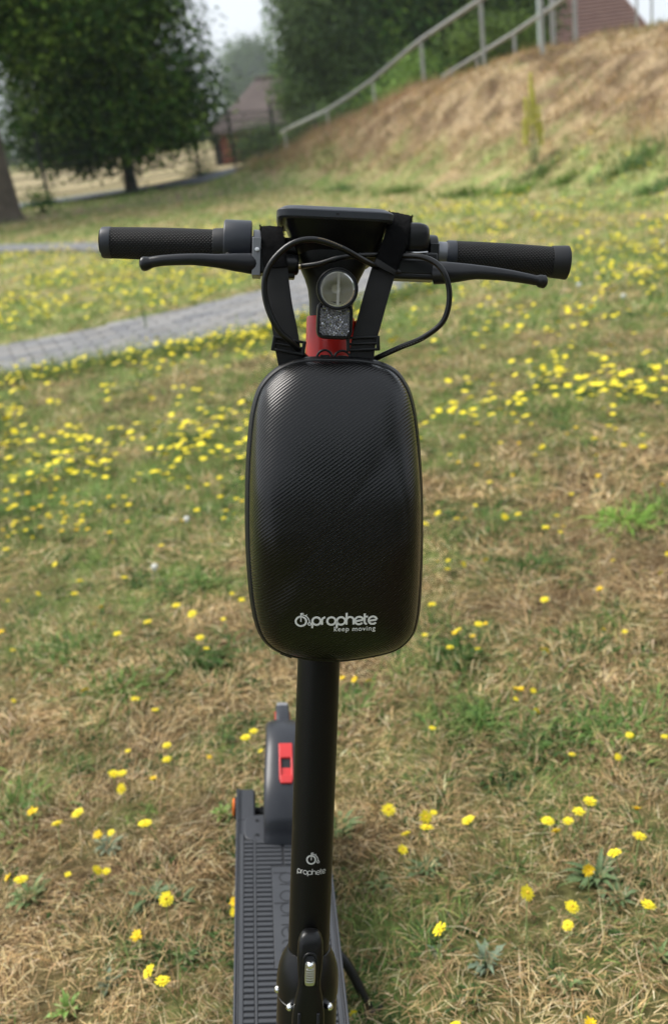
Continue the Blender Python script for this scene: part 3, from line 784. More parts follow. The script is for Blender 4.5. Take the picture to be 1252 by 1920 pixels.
# right of the gap, behind the railing
tree('oak_tree', 'tall dark tree behind the railing right of the hazy house', (3.4, 45.5), .3, 6,
     [(3.0, 45.5, 4.4, 2.6, 2.4, 2.6), (4.4, 46, 6.8, 2.9, 2.6, 2.6), (2.1, 45, 6.6, 1.7, 1.8, 2.0), (1.5, 44.8, 2.4, 1.25, 1.4, 1.5), (4.6, 44.8, 2.6, 2.6, 1.6, 1.9)], 2600, 22, .18, PD*1.25, 8, 8)
tree('oak_tree', 'very dark tree filling the gap between the railing and tiled roof', (9.0, 47), .3, 6,
     [(8.4, 47, 5.2, 3.0, 2.4, 3.4), (6.5, 47, 4.0, 2.4, 2, 3.0), (10.0, 47, 6.4, 2.2, 2.2, 2.6), (10.2, 46.5, 3.6, 1.6, 1.5, 1.6)], 2600, 22, .20, PD*.9, 9, 8)
tree('lime_tree', 'mid green leafy tree at the left end of the railing', (1.9, 43), .16, 4,
     [(1.9, 43, 4.4, 1.7, 1.5, 2.2), (1.2, 43, 2.2, 1.1, 1.2, 1.3), (2.9, 43, 2.4, 1.4, 1.2, 1.6)], 1500, 22, .13, PM*.8, 18, 6)
tree('lime_tree', 'pale hazy tree far behind the brown roofed house', (-8.5, 350), 1.2, 14,
     [(-8.6, 350, 16, 8.6, 8, 8.6), (-11.6, 350, 10.3, 4.6, 6, 7), (-2.8, 350, 12.6, 6.8, 7, 7), (-7.4, 350, 22, 5.2, 6, 4.6)], 900, 22, .95, PM, 10, 5)
def bush(label, x, y, lobes, ncl, per, leaf, pal, seed, name='bush'):
    z = float(terrain(x, y)); r = empty(name, Matrix.Translation((x, y, z))); tag(r, label, 'bush')
    link('foliage', crown_mesh('foliage', lobes, ncl, per, leaf, pal, seed, .25), r)
    b = MB(); g = random.Random(seed)
    for k in range(6):
        l = lobes[k % len(lobes)]; b.tube([(g.gauss(0, .06), g.gauss(0, .06), 0), (l[0]*.5, l[1]*.5, l[2]*.5), (l[0], l[1], l[2])], [.03, .02, .008], 5)
    b.build('stems', m_bark, r)
bush('bright green bush seen through the railing', 3.55, 30.0, [(0, 0, 1.3, .62, .6, .75), (.3, 0, 1.9, .42, .4, .5), (-.4, 0, .9, .55, .5, .7)], 240, 22, .08, PL*1.5, 21)
bush('mid green shrub at the foot of the railing beside the house', 1.6, 37.0, [(0, 0, .9, 1.2, .8, 1.0), (-1.0, 0, .7, .9, .8, .8)], 260, 20, .1, PM, 22)
bush('dark green shrub behind the first railing posts', 3.4, 37.5, [(0, 0, 1.2, 1.5, .8, 1.3), (1.8, 0, 1.4, 1.3, .8, 1.3)], 360, 20, .11, PD*1.2, 23)
bush('green shrub in front of the brown roofed house', -1.6, 54.0, [(0, 0, .9, 1.1, .7, .9), (.9, 0, 1.1, .9, .7, .9)], 200, 20, .12, PM, 24)
bush('low light shrub above the crest behind the second rail', 5.2, 28.0, [(0, 0, 1.9, .9, .6, .6), (1.0, 0, 2.0, .8, .6, .5)], 150, 20, .09, PL*.75, 25)
bush('small round bush at the foot of the thick trunk', -5.35, 22.6, [(0, 0, .22, .26, .25, .24)], 46, 18, .06, PD*1.2, 26)
bush('light weedy shrub against the mesh fence', -2.35, 27.4, [(0, 0, .3, .3, .25, .35)], 40, 18, .06, PM, 27)
hg = empty('hedge', Matrix.Translation((-2.4, 56, float(terrain(-2.4, 56))))); tag(hg, 'low dark hedge between the road and the brown roofed house', 'hedge')
link('foliage', crown_mesh('foliage', [(i*.8, i*.1, .62+.15*math.sin(i*2.1), .75, .5, .7) for i in range(0, 9)], 420, 18, .12, PM*.7, 27, .3, .02), hg)
# far edge of the field
V0 = [(-52+i*5.5+random.gauss(0, 1), 150+random.gauss(0, 4), random.uniform(1, 3.5), random.uniform(3, 5), 3, random.uniform(3.0, 4.6)) for i in range(24)]
tag(link('distant_treeline', crown_mesh('distant_treeline', V0, 1500, 14, .75, PM, 31, .4)), 'hazy line of woods beyond the stubble field', 'trees', kind='stuff')
# trees on the meadow behind the photographer's standpoint (mirrored in the glossy black bag)
for k, (x, y, s) in enumerate(((9, -13, 1.2), (3.5, -17, 1.35), (-3.5, -19, 1.2), (-11, -20, 1.0), (15, -6, 1.1))):
    tree('lime_tree', ('broad tree', 'tallest tree', 'round tree', 'outer tree', 'side tree')[k]+' on the open meadow behind the viewpoint', (x, y), .3*s, 4.5*s,
         [(x, y, 5.2*s, 3.4*s, 3.2*s, 3.2*s), (x+1.8, y, 3.4*s, 2.4*s, 2.2*s, 2.2*s), (x-2, y, 3.6*s, 2.4*s, 2.2*s, 2.3*s)], 420, 16, .34, PD, 40+k, 5, group='trees behind the viewpoint')

# ------------------------------------------------------------------ yellow spiked plant and weeds on the embankment
m_mull = mat('mullein_flower', (.55, .52, .09), .7); m_mleaf = mat('mullein_leaf', (.19, .24, .10), .8)
x, y = 3.25, 13.9; z = float(terrain(x, y)); r = empty('mullein_plant', Matrix.Translation((x, y, z))); tag(r, 'tall yellow flower spike standing on the embankment', 'plant')
g = random.Random(5); SPK = [(0, 0, 1.12), (-.06, .03, .84), (.07, -.02, .72), (.03, .06, .93), (-.10, -.02, .55), (.10, .04, .5)]
for sx_, sy_, hh in SPK:
    b = MB(); b.tube([(sx_*.2, sy_*.2, 0), (sx_, sy_, hh*.5), (sx_*1.2+.01, sy_, hh)], [.009, .006, .003], 5); b.build('stalk', m_mleaf, r)
    b = MB()
    for i in range(int(170*hh)):
        q = g.uniform(.45, 1); w_ = .040*(1.1-q)+.010; a = g.uniform(0, 6.28); c = Vector((sx_*(1+.2*q)+math.cos(a)*w_, sy_+math.sin(a)*w_, hh*q))
        b.tube([c, c+Vector((g.gauss(0, .010), g.gauss(0, .010), .018))], [.011, .004], 4)
    b.build('flower_spike', m_mull, r, kind='stuff')
for i in range(14):
    link('leaf', wl['grey'][1], r, Matrix.Translation((0, 0, .02+.022*i)) @ Matrix.Rotation(i*2.4, 4, 'Z') @ Matrix.Scale(2.2, 4))
def at_y(px, py, Y):
    d = FWD + RGT*((px-626)/1866.7) - UPV*((py-960)/1866.7); return CAM_POS + d*(Y/d.y)
for (px, py, Y, s, pal, lb) in ((965,338,13.0,.34,PL,'fresh green weed clump under the yellow spike'), (868,338,13.6,.34,PL*.7,'green weed clump at the embankment foot left of the spike'), (1185,310,12.0,.50,PM*1.3,'large green weed clump on the right embankment foot'),
     (745,328,15.5,.36,PL*.8,'olive green weed clump at the middle embankment foot'), (1060,340,12.6,.22,PL*.8,'small green weed clump right of the spike'), (640,330,17.5,.25,PM*1.4,'green weed clump above the display'), (1225,355,10.9,.26,PM*1.4,'green weed clump at the right picture edge'),
     (1010,300,13.4,.3,PM*1.3,'dull green clump at the foot of the yellow spike')):
    p = at_y(px, py, Y); z = float(terrain(p.x, p.y))
    nb = int(900*s); gg_ = np.random.default_rng(int(px)); rr = np.abs(gg_.normal(0, .55*s, nb)); a_ = gg_.uniform(0, 6.283, nb)
    bx_, by_ = p.x+rr*np.cos(a_)*1.3+.3*s*np.sin(a_*2), p.y+rr*np.sin(a_)*.9
    r4 = blades(bx_, by_, gg_.uniform(.06, .24, nb)*(.6+s), gg_.uniform(.010, .024, nb), gg_.normal(1.0, .3, nb), gg_.uniform(0, 6.283, nb), gg_.normal(.4, .3, nb), pick(pal*1.5, nb), 0, 3)
    o = empty('weed_clump', Matrix.Translation((p.x, p.y, z))); tag(o, lb, 'plant', 'weed clumps at the embankment foot')
    link('leaves', fast_mesh('leaves', r4[0]-np.array([p.x, p.y, z]), r4[1], r4[2], BLADE, r4[3]), o, kind='stuff')

# ------------------------------------------------------------------ steel railings climbing the embankment
m_galv = mat('galvanised_steel', (.34, .35, .34), .5, .3, bump=(40, .15, .002), var=(3, (.30, .30, .285)))
def railing(name, label, pts, posts, rad, pr, extra=None):
    r = empty(name, Matrix.Translation(pts[0])); tag(r, label, 'railing'); inv = Matrix.Translation(-Vector(pts[0]))
    b = MB(); b.tube(pts, rad, 10); b.build('handrail', m_galv, r, inv)
    for (top, zb) in posts:
        b = MB(); b.tube([(top[0], top[1], zb), (top[0], top[1], top[2])], pr, 8); b.build('post', m_galv, r, inv)
    if extra:
        b = MB(); b.tube(extra, .04, 6); b.build('stringer', m_galv, r, inv)
    return r
tops = [at_y(533,245,31), at_y(613,207,28.4), at_y(698,150,25.4), at_y(788,75,22.4), at_y(900,0,19.4), at_y(1010,-70,17.4)]
railing('railing', 'near galvanised handrail rising to the right along the embankment stairs',
        [at_y(527,249,31.3)] + [tops[0], tops[1], at_y(656,180,27), tops[2], tops[3], tops[4], tops[5]],
        [(t, t.z-h) for t, h in zip(tops, (1.0, 1.05, 1.1, 1.25, 1.35, 1.3))], .042, .034,
        [at_y(640,250,27.5), at_y(700,222,25.6), at_y(790,178,22.6), at_y(845,140,21.2)])
t2 = [at_y(830,143,25.5), at_y(893,105,23), at_y(963,62,20.6), at_y(1034,14,18.6), at_y(1078,-20,17.6), at_y(1200,-90,16.6)]
railing('railing', 'far galvanised handrail behind the near one', t2, [(t2[2], t2[2].z-.7)]+[(t, t.z-.9) for t in (t2[0], t2[1])], .038, .032)
for (px, tp, Y, w, lb) in ((1036, -75, 19.4, .042, 'thick steel post on the crest, second from the lamp pole'), (1078, -80, 19.2, .036, 'steel post on the crest in front of the tiled roof'),
        (1193, -70, 20.5, .022, 'thin steel post right of the tiled roof'), (1221, -70, 20.5, .022, 'rightmost thin steel post on the crest')):
    a = at_y(px, 60, Y); c = at_y(px-(8 if px < 1100 else 4), tp, Y); z = float(terrain(a.x, a.y))-.1
    r = empty('steel_post', Matrix.Translation((a.x, a.y, z))); tag(r, lb, 'post', 'steel posts on the crest')
    b = MB(); b.tube([(0, 0, 0), (0, 0, c.z-z)], w, 10); b.lathe((0, 0, c.z-z), (0, 0, 1), [(0, w), (.01, w*1.1), (.03, w*.6)], 10); b.build('shaft', m_galv, r)
    b = MB(); b.box((0, 0, .1), (.14, .14, .012)); b.build('foot_plate', m_galv, r)
m_pole = mat('pale_green_pole', (.42, .50, .48), .5)
a = at_y(1014, 92, 21); z = float(terrain(a.x, a.y))-.1; r = empty('lamp_pole', Matrix.Translation((a.x, a.y, z))); tag(r, 'pale blue green lamp pole rising behind the second handrail', 'pole')
b = MB(); b.tube([(0, 0, 0), (0, 0, 1.2), (0, 0, 5.2)], [.062, .055, .035], 12); b.build('shaft', m_pole, r)
b = MB(); b.tube([(0, 0, 5.15), (.2, 0, 5.3), (.55, 0, 5.33)], [.03, .03, .05], 8); b.build('lamp_head', m_pole, r)

# ------------------------------------------------------------------ mesh fence along the road
m_fence = mat('dark_green_fence', (.022, .03, .028), .6)
FP = [(-13.0, 26.2), (-9.3, 24.9), (-5.55, 24.2), (-3.75, 25.6), (-2.30, 27.2), (-1.45, 29.2), (-.3, 31.0), (1.0, 33)]
r = empty('mesh_fence', Matrix.Translation((FP[0][0], FP[0][1], 0))); tag(r, 'dark wire mesh fence running along the road under the trees', 'fence'); inv = Matrix.Translation((-FP[0][0], -FP[0][1], 0))
for k, (x, y) in enumerate(FP):
    z = float(terrain(x, y)); b = MB(); b.box((x, y, z+.78), (.07, .07, 1.7)); b.box((x, y, z+1.64), (.09, .09, .03)); b.build('post', m_fence, r, inv)
for (x1, y1), (x2, y2) in zip(FP, FP[1:]):
    b = MB(); L_ = math.hypot(x2-x1, y2-y1); a1 = Vector((x1, y1, float(terrain(x1, y1))+.05)); a2 = Vector((x2, y2, float(terrain(x2, y2))+.05)); d = (a2-a1)/L_
    w = .011
    for i in range(int(L_/.07)):
        p = a1+d*(i*.07); q = p+Vector((0, 0, 1.5)); s = d*w*.5; t = Vector((-d.y, d.x, 0))*w*.5
        b.add([p-s, p+s, q+s, q-s], [[0, 1, 2, 3]]); b.add([p-t, p+t, q+t, q-t], [[0, 1, 2, 3]])
    for i in range(8):
        h = Vector((0, 0, .02+i*.21)); s = Vector((0, 0, w)); n_ = Vector((-d.y, d.x, 0))*.006
        b.add([a1+h-s+n_, a2+h-s+n_, a2+h+s+n_, a1+h+s+n_], [[0, 1, 2, 3]]); b.add([a1+h-n_+s*.3, a2+h-n_+s*.3, a2+h+n_+s*.3, a1+h+n_+s*.3], [[0, 1, 2, 3]])
    b.build('mesh_panel', m_fence, r, inv, kind=None)

# ------------------------------------------------------------------ houses
m_roofL = mat('weathered_roof', (.088, .066, .060), .9, var=(1.2, (.11, .085, .076)), bump=(14, .6, .03))
m_brick = mat('red_brick', (.24, .095, .07), .9, var=(3, (.19, .08, .06)), bump=(30, .5, .01))
m_dark = mat('dark_timber', (.035, .03, .028), .8); m_glass = mat('window_glass', (.03, .035, .04), .1, spec=.6); m_trim = mat('pale_trim', (.55, .53, .48), .7)
m_door = mat('red_door', (.36, .09, .065), .6)
zg = -1.2
r = empty('farm_house', Matrix.Translation((-4.0, 60, zg))); tag(r, 'low hazy red brick house with big grey brown hipped roof', 'house')
b = MB(); b.box((4.4, 3.5, 1.1), (8.2, 7, 2.2)); b.build('wall', m_brick, r)
b = MB(); b.add([(-.25, -.5, 2.22), (9.2, -.5, 2.22), (9.2, 7.5, 2.22), (-.25, 7.5, 2.22), (2.75, 3.5, 4.85), (6.4, 3.5, 4.85),
                 (-.25, -.5, 2.10), (9.2, -.5, 2.10), (9.2, 7.5, 2.10), (-.25, 7.5, 2.10)],
                [[0, 1, 5, 4], [1, 2, 5], [2, 3, 4, 5], [3, 0, 4], [0, 6, 7, 1], [1, 7, 8, 2], [2, 8, 9, 3], [3, 9, 6, 0], [6, 9, 8, 7]])
rf = b.build('roof', m_roofL, r, sharp=10)
b = MB(); b.tube([(2.7, 3.5, 4.88), (6.45, 3.5, 4.88)], .11, 8); b.build('ridge_cap', m_roofL, rf)
b = MB(); b.box((5.2, 3.7, 4.9), (.6, .6, .9)); b.build('chimney', m_brick, rf)
b = MB(); b.box((.95, -.03, .98), (.95, .08, 1.95)); dr = b.build('door', m_door, r); b = MB(); b.box((1.3, -.1, 1.0), (.05, .06, .16)); b.build('handle', m_dark, dr)
for cx_ in (2.6, 4.6, 6.6):
    b = MB(); b.box((cx_, -.03, 1.3), (1.15, .09, 1.0)); w = b.build('window', m_trim, r)
    for q in (-.27, .27): b = MB(); b.box((cx_+q, -.085, 1.3), (.46, .02, .82)); b.build('pane', m_glass, w)
b = MB(); b.box((.15, -.05, 1.1), (.35, .1, 1.9)); b.build('downpipe_recess', m_dark, r)

m_tile = mat('red_brown_tiles', (.135, .075, .062), .85, var=(2.5, (.17, .10, .08)), bump=(30, .6, .02))
m_gable = mat('gable_brick', (.24, .10, .07), .9, var=(4, (.20, .09, .06)))
z0 = float(terrain(14, 53))
r = empty('tiled_house', Matrix.Translation((8.6, 53, z0))); tag(r, 'house behind the crest with a steep red brown tiled roof', 'house')
eave = at_y(1222, 66, 53); ridge = at_y(1148, -22, 56)
x1 = eave.x-8.6+.05; xr = ridge.x-8.6; ze = eave.z-z0-.05; zr = ridge.z-z0+.15
b = MB(); b.box((x1/2, 3.0, ze/2), (x1-.5, 5.4, ze)); b.build('wall', m_gable, r)
b = MB(); b.add([(-.4, 0, ze), (x1, 0, ze), (x1, 6, ze), (-.4, 6, ze), (1.5, 3, zr), (xr, 3, zr)], [[0, 1, 5, 4], [1, 2, 5], [2, 3, 4, 5], [3, 0, 4], [0, 3, 2, 1]])
rf = b.build('roof', m_tile, r, sharp=10)
nc = 15
for k in range(nc):                                   # the courses of tiles, each lapping the one below
    f0, f1 = k/nc, (k+1)/nc; xa = -.4+1.9*f0; xb = x1+(xr-x1)*f0; xc = -.4+1.9*f1; xd = x1+(xr-x1)*f1
    za, zb = ze+(zr-ze)*f0, ze+(zr-ze)*f1; ya, yb = 3*f0, 3*f1; o = .035
    b = MB(); b.add([(xa, ya-o, za+o*1.6), (xb, ya-o, za+o*1.6), (xd, yb, zb+.004), (xc, yb, zb+.004), (xa, ya-.002, za+.004), (xb, ya-.002, za+.004)], [[0, 1, 2, 3], [0, 4, 5, 1]])
    b.build('tile_course', m_tile, rf, sharp=5)
b = MB(); b.tube([(x1+.02, -.02, ze+.05), (xr, 3, zr+.06)], .07, 8); b.build('hip_cap', m_tile, rf)
b = MB(); b.tube([(-.4, -.1, ze-.03), (x1, -.1, ze-.03)], .07, 8); b.build('gutter', m_galv, rf)

# ------------------------------------------------------------------ air
hz = MB(); hz.box((0, 215, 14.1), (640, 680, 32.8)); o = hz.build('haze', None, None, sharp=None)
M = bpy.data.materials.new('haze_air'); M.use_nodes = True; n = M.node_tree; n.nodes.clear()
pv = n.nodes.new('ShaderNodeVolumePrincipled'); pv.inputs['Density'].default_value = .00045; pv.inputs['Color'].default_value = (.90, .95, 1, 1); pv.inputs['Anisotropy'].default_value = .0
ou = n.nodes.new('ShaderNodeOutputMaterial'); n.links.new(pv.outputs[0], ou.inputs['Volume']); o.data.materials.append(M)
tag(o, 'thin pale summer haze over the meadow', 'haze', kind='stuff')

# ================================================================== the scooter
LEAN = R(9.71); YAW = R(1.9); BACK = R(14.42); ZB = .36845
ROOT = Matrix.Translation((-.15227, .78722, 0)) @ Matrix.Rotation(LEAN, 4, 'Y') @ Matrix.Rotation(YAW, 4, 'Z')
# steering assembly: z runs up the stem, -y faces forward; the bars are turned straight ahead
STM = Matrix.Translation((0, 0, ZB)) @ Matrix.Rotation(-YAW, 4, 'Z') @ Matrix.Rotation(-BACK, 4, 'X')

def fine(name, col, rough, scale=900, dist=.0001, strength=.5, **k):
    return mat(name, col, rough, bump=(scale, strength, dist), **k)
k_plastic = fine('black_plastic', (.0035, .0037, .0045), .33, 700, spec=.42)
k_satin = fine('satin_black_metal', (.0032, .0033, .0036), .34, 1500, .00003, spec=.42)
k_stem = fine('matte_black_stem', (.0034, .0033, .0029), .40, 1800, .00003, spec=.28)
k_rubber = fine('black_rubber', (.007, .007, .008), .6, 500, .0001)
k_soft = fine('grip_end_rubber', (.010, .0105, .0125), .55, 900, .0001)
k_lever = fine('lever_coating', (.0075, .008, .0105), .32, 2200, .00003)
k_clamp = fine('dark_grey_plastic', (.022, .025, .033), .42, 900, .00005)
k_deck = mat('deck_rubber', (.044, .047, .053), .55, bump=(900, .4, .0001), var=(18, (.035, .038, .044)))
k_deckdark = mat('groove_shade_and_dark_parts', (.010, .011, .014), .7)  # groove shade of the deck put into a dark colour; also used on small dark parts
k_edge = mat('deck_edge_rubber', (.032, .035, .042), .5, bump=(700, .3, .0001), var=(9, (.040, .043, .051)))
k_red = mat('red_anodised_tube', (.58, .018, .013), .34, spec=.6, var=(40, (.44, .014, .011)))
k_redp = mat('red_plastic', (.55, .035, .035), .4)
k_orange = mat('orange_reflector', (.75, .16, .012), .3, coat=.5)
k_chrome = mat('chrome', (.90, .90, .89), .05, 1)
k_steel = mat('brushed_steel', (.55, .55, .55), .35, 1)
k_alu = mat('grey_clamp_metal', (.20, .205, .22), .42, .6)
k_glass = bpy.data.materials.new('clear_lens'); k_glass.use_nodes = True
_n = k_glass.node_tree; _n.nodes.clear(); _t = _n.nodes.new('ShaderNodeBsdfTransparent'); _g = _n.nodes.new('ShaderNodeBsdfGlossy'); _g.inputs['Roughness'].default_value = .03
_m = _n.nodes.new('ShaderNodeMixShader'); _o = _n.nodes.new('ShaderNodeOutputMaterial')
_m.inputs[0].default_value = .07; _n.links.new(_t.outputs[0], _m.inputs[1]); _n.links.new(_g.outputs[0], _m.inputs[2]); _n.links.new(_m.outputs[0], _o.inputs[0])
k_cable = fine('cable_sheath', (.003, .003, .0033), .28, 900, .00003)
k_print = mat('grey_print', (.50, .50, .49), .5); k_white = mat('white_print', (.82, .83, .85), .5)
k_gold = mat('ochre_cable_print', (.28, .20, .09), .6); k_brass = mat('cable_ferrule', (.75, .62, .45), .25, 1)

def grip_mat():
    M = fine('knurled_rubber', (.0035, .0036, .0043), .45); n = M.node_tree; L = n.links.new; b = n.nodes['Principled BSDF']
    tc = n.nodes.new('ShaderNodeTexCoord'); sp = n.nodes.new('ShaderNodeSeparateXYZ'); L(tc.outputs['UV'], sp.inputs[0])
    def sw(sgn):
        m1 = n.nodes.new('ShaderNodeMath'); m1.operation = 'MULTIPLY_ADD'; L(sp.outputs[1], m1.inputs[0]); m1.inputs[1].default_value = sgn; L(sp.outputs[0], m1.inputs[2])
        m2 = n.nodes.new('ShaderNodeMath'); m2.operation = 'MULTIPLY'; m2.inputs[1].default_value = 2*math.pi/.0033; L(m1.outputs[0], m2.inputs[0])
        m3 = n.nodes.new('ShaderNodeMath'); m3.operation = 'SINE'; L(m2.outputs[0], m3.inputs[0]); return m3
    a, c = sw(1), sw(-1)
    mm = n.nodes.new('ShaderNodeMath'); mm.operation = 'MAXIMUM'; L(a.outputs[0], mm.inputs[0]); L(c.outputs[0], mm.inputs[1])
    bp = n.nodes.new('ShaderNodeBump'); bp.inputs['Strength'].default_value = 1; bp.inputs['Distance'].default_value = .0011; bp.invert = True
    L(mm.outputs[0], bp.inputs['Height']); L(bp.outputs[0], b.inputs['Normal'])
    mr = n.nodes.new('ShaderNodeMapRange'); mr.inputs[1].default_value = -1; mr.inputs[2].default_value = 1; mr.inputs[3].default_value = .36; mr.inputs[4].default_value = .8
    L(mm.outputs[0], mr.inputs[0]); L(mr.outputs[0], b.inputs['Roughness'])
    return M
k_grip = grip_mat()

scooter = empty('electric_scooter', ROOT)
tag(scooter, 'black folding electric kick scooter with red collar leaning on its kickstand', 'scooter')
def S(b, name, M, sharp=35, bevel=0, parent=None, **k):
    if parent is None: return b.build(name, M, scooter, STM, sharp, bevel, **k)
    return b.build(name, M, parent, None, sharp, bevel, **k)
def D(b, name, M, sharp=35, bevel=0, parent=None, **k):
    return b.build(name, M, parent or scooter, None, sharp, bevel, **k)
AX = (1, 0, 0)

# --- stem, collar, red head tube, neck
b = MB(); b.lathe((-.0022, 0, 0), (.0018, 0, 1), [(-.06, .0208), (0, .0212), (.3, .0213), (.615, .0206), (.66, .0203)], 48); stem = S(b, 'stem', k_stem)
b = MB(); b.lathe((-.0010, 0, 0), (0, 0, 1), [(.598, .0222), (.600, .0232), (.6865, .0232), (.6885, .0226), (.6885, .0208)], 48, cap=False); red = S(b, 'head_tube', k_red)
b = MB(); b.box((.0233, -.004, .655), (.0022, .012, .062)); S(b, 'side_reflector', k_orange, parent=red, bevel=.0006)
b = MB()
b.loft([sring((-.001, 0, w), (1, 0, 0), (0, 1, 0), hx, hy, 40, e) for w, hx, hy, e in
        ((.655, .0200, .0200, 2), (.69, .0204, .0204, 2.1), (.703, .0212, .0215, 2.2), (.714, .0228, .0225, 2.4), (.724, .0262, .0235, 2.8), (.733, .0305, .0245, 3.2), (.742, .034, .026, 3.5), (.750, .036, .026, 3.5))])
S(b, 'neck', k_stem)
# --- display
b = MB()
def drect(cx, cy, w, hx, hy, e=7): return sring((cx, cy, w), (1, 0, 0), (0, 1, 0), hx, hy, 56, e)
b.loft([drect(.003, .004, .737, .030, .018), drect(.003, .003, .742, .0365, .022), drect(.002, .000, .752, .0400, .030), drect(.0008, -.003, .764, .0440, .037), drect(-.0002, -.006, .7725, .0470, .0415)])
disp = S(b, 'display_housing', k_plastic, 30)
b = MB()
b.loft([drect(-.0013, -.006, .7722, .0505, .0425, 9), drect(-.0015, -.006, .7737, .0528, .0445, 9), drect(-.0018, -.006, .7790, .0538, .0450, 9), drect(-.0018, -.006, .7800, .0530, .0445, 9), drect(-.0020, -.006, .7832, .0480, .040, 9), drect(-.0020, -.006, .7838, .0465, .0385, 9)])
rim = S(b, 'display_rim', fine('rim_plastic', (.034, .038, .048), .38, 900, .00005), 25)
b = MB(); b.loft([drect(-.002, -.006, .7838, .043, .035, 9), drect(-.002, -.006, .7842, .0427, .0347, 9)]); S(b, 'screen', mat('screen_glass', (.01, .01, .012), .08), parent=rim)
b = MB(); b.box((-.0005, -.0507, .7765), (.003, .0008, .0016)); S(b, 'rim_notch', k_deckdark, parent=rim)

# --- handlebar and grips
b = MB(); b.lathe((0, 0, .7505), AX, [(-.22, .0108), (.22, .0108)], 28); S(b, 'handlebar', k_satin)
def uv_cyl(x0, x1, r, w, n=56, m_=30, bulge=.0006):
    V, F, UV = [], [], []
    for i in range(m_+1):
        t = i/m_; x = x0+(x1-x0)*t; rr = r+bulge*math.sin(math.pi*t)
        for k in range(n+1):
            a = 2*math.pi*k/n; V.append((x, rr*math.cos(a), w+rr*math.sin(a))); UV.append((x, a*.0147))
    for i in range(m_):
        for k in range(n):
            o = i*(n+1)+k; F.append([o, o+1, o+n+2, o+n+1])
    me = mesh_from('grip', V, F, k_grip); uv = me.uv_layers.new(name='UVMap')
    for l in me.loops: uv.data[l.index].uv = UV[l.vertex_index]
    return me
def grip(x_in, x_out, w_in, w_out):
    s = 1 if x_out > x_in else -1
    me = uv_cyl(min(x_in, x_out)+.0, max(x_in, x_out), .0143, 0)
    tilt = math.atan2(w_out-w_in, x_out-x_in); cx = (x_in+x_out)/2; cw = (w_in+w_out)/2
    g = link('grip', me, scooter, STM @ Matrix.Translation((cx, 0, cw)) @ Matrix.Rotation(-tilt, 4, 'Y') @ Matrix.Translation((-cx, 0, 0)))
    b = MB(); b.lathe((x_out, 0, 0), (s, 0, 0), [(-.001, .0143), (-.0008, .0149), (0, .0152), (.010, .0158), (.0142, .0163), (.0152, .0160), (.0157, .0150), (.0158, .006)], 48)
    b.build('end_cap', k_soft, g, None, 35)
    b = MB(); b.lathe((x_in, 0, 0), (-s, 0, 0), [(-.0005, .0142), (0, .0147), (.0072, .0144), (.0085, .0138), (.0088, .0112)], 40)
    b.build('inner_ring', k_clamp, g, None, 35)
    return g
grip(-.1136, -.2098, .7515, .7495); grip(.1160, .2105, .7508, .7494)
b = MB(); b.lathe((-.1042, 0, .7545), AX, [(0, .0195), (.0008, .0206), (.0014, .0209), (.0245, .0209), (.0255, .0204), (.026, .019)], 48); cl = S(b, 'throttle_clamp', k_clamp)
b = MB(); b.tube([(-.100, -.018, .738), (-.088, -.026, .733), (-.080, -.026, .732)], [.006, .005, .005], 10); S(b, 'throttle_paddle', k_plastic, parent=cl)

# --- brake levers with their perches
def lever(path, radii, px, bodies, name='brake_lever'):
    b = MB(); b.tube(smoothpath(path, 6), [(a, c) for a, c in zip(np.interp(np.linspace(0, 1, (len(path)-1)*6+1), np.linspace(0, 1, len(radii)), [r[0] for r in radii]),
                                                                 np.interp(np.linspace(0, 1, (len(path)-1)*6+1), np.linspace(0, 1, len(radii)), [r[1] for r in radii]))], 20)
    return S(b, name, k_lever, 50)
lv = lever([(-.0705, -.028, .7317), (-.080, -.033, .7318), (-.092, -.037, .7318), (-.108, -.042, .7317), (-.130, -.045, .7318), (-.155, -.044, .7300), (-.168, -.042, .7280)],
           [(.0095, .007), (.0093, .0068), (.0082, .006), (.0062, .0055), (.0052, .0050), (.0049, .0048), (.0050, .0048)], None, None)
b = MB(); b.tube(smoothpath([(-.1655, -.042, .7283), (-.170, -.0415, .7273), (-.174, -.041, .7265), (-.1772, -.0405, .7262)], 4), list(np.interp(np.linspace(0, 1, 13), [0, .2, .55, .8, 1], [.0046, .0054, .0066, .0062, .0035])), 20); S(b, 'ball_end', k_lever, 60, parent=lv)
lv = lever([(.0935, -.028, .7310), (.103, -.033, .7309), (.114, -.037, .7312), (.130, -.042, .7315), (.152, -.045, .7300), (.172, -.044, .7280), (.186, -.042, .7262)],
           [(.0108, .008), (.0102, .0075), (.0088, .0066), (.0066, .0058), (.0056, .0052), (.0050, .0048), (.0046, .0046)], None, None)
b = MB(); b.tube(smoothpath([(.1835, -.042, .7266), (.188, -.0415, .7263), (.192, -.041, .7256), (.1958, -.0405, .7253)], 4), list(np.interp(np.linspace(0, 1, 13), [0, .2, .45, .85, 1], [.0044, .0045, .0060, .0062, .0042])), 20); S(b, 'ball_end', k_lever, 60, parent=lv)
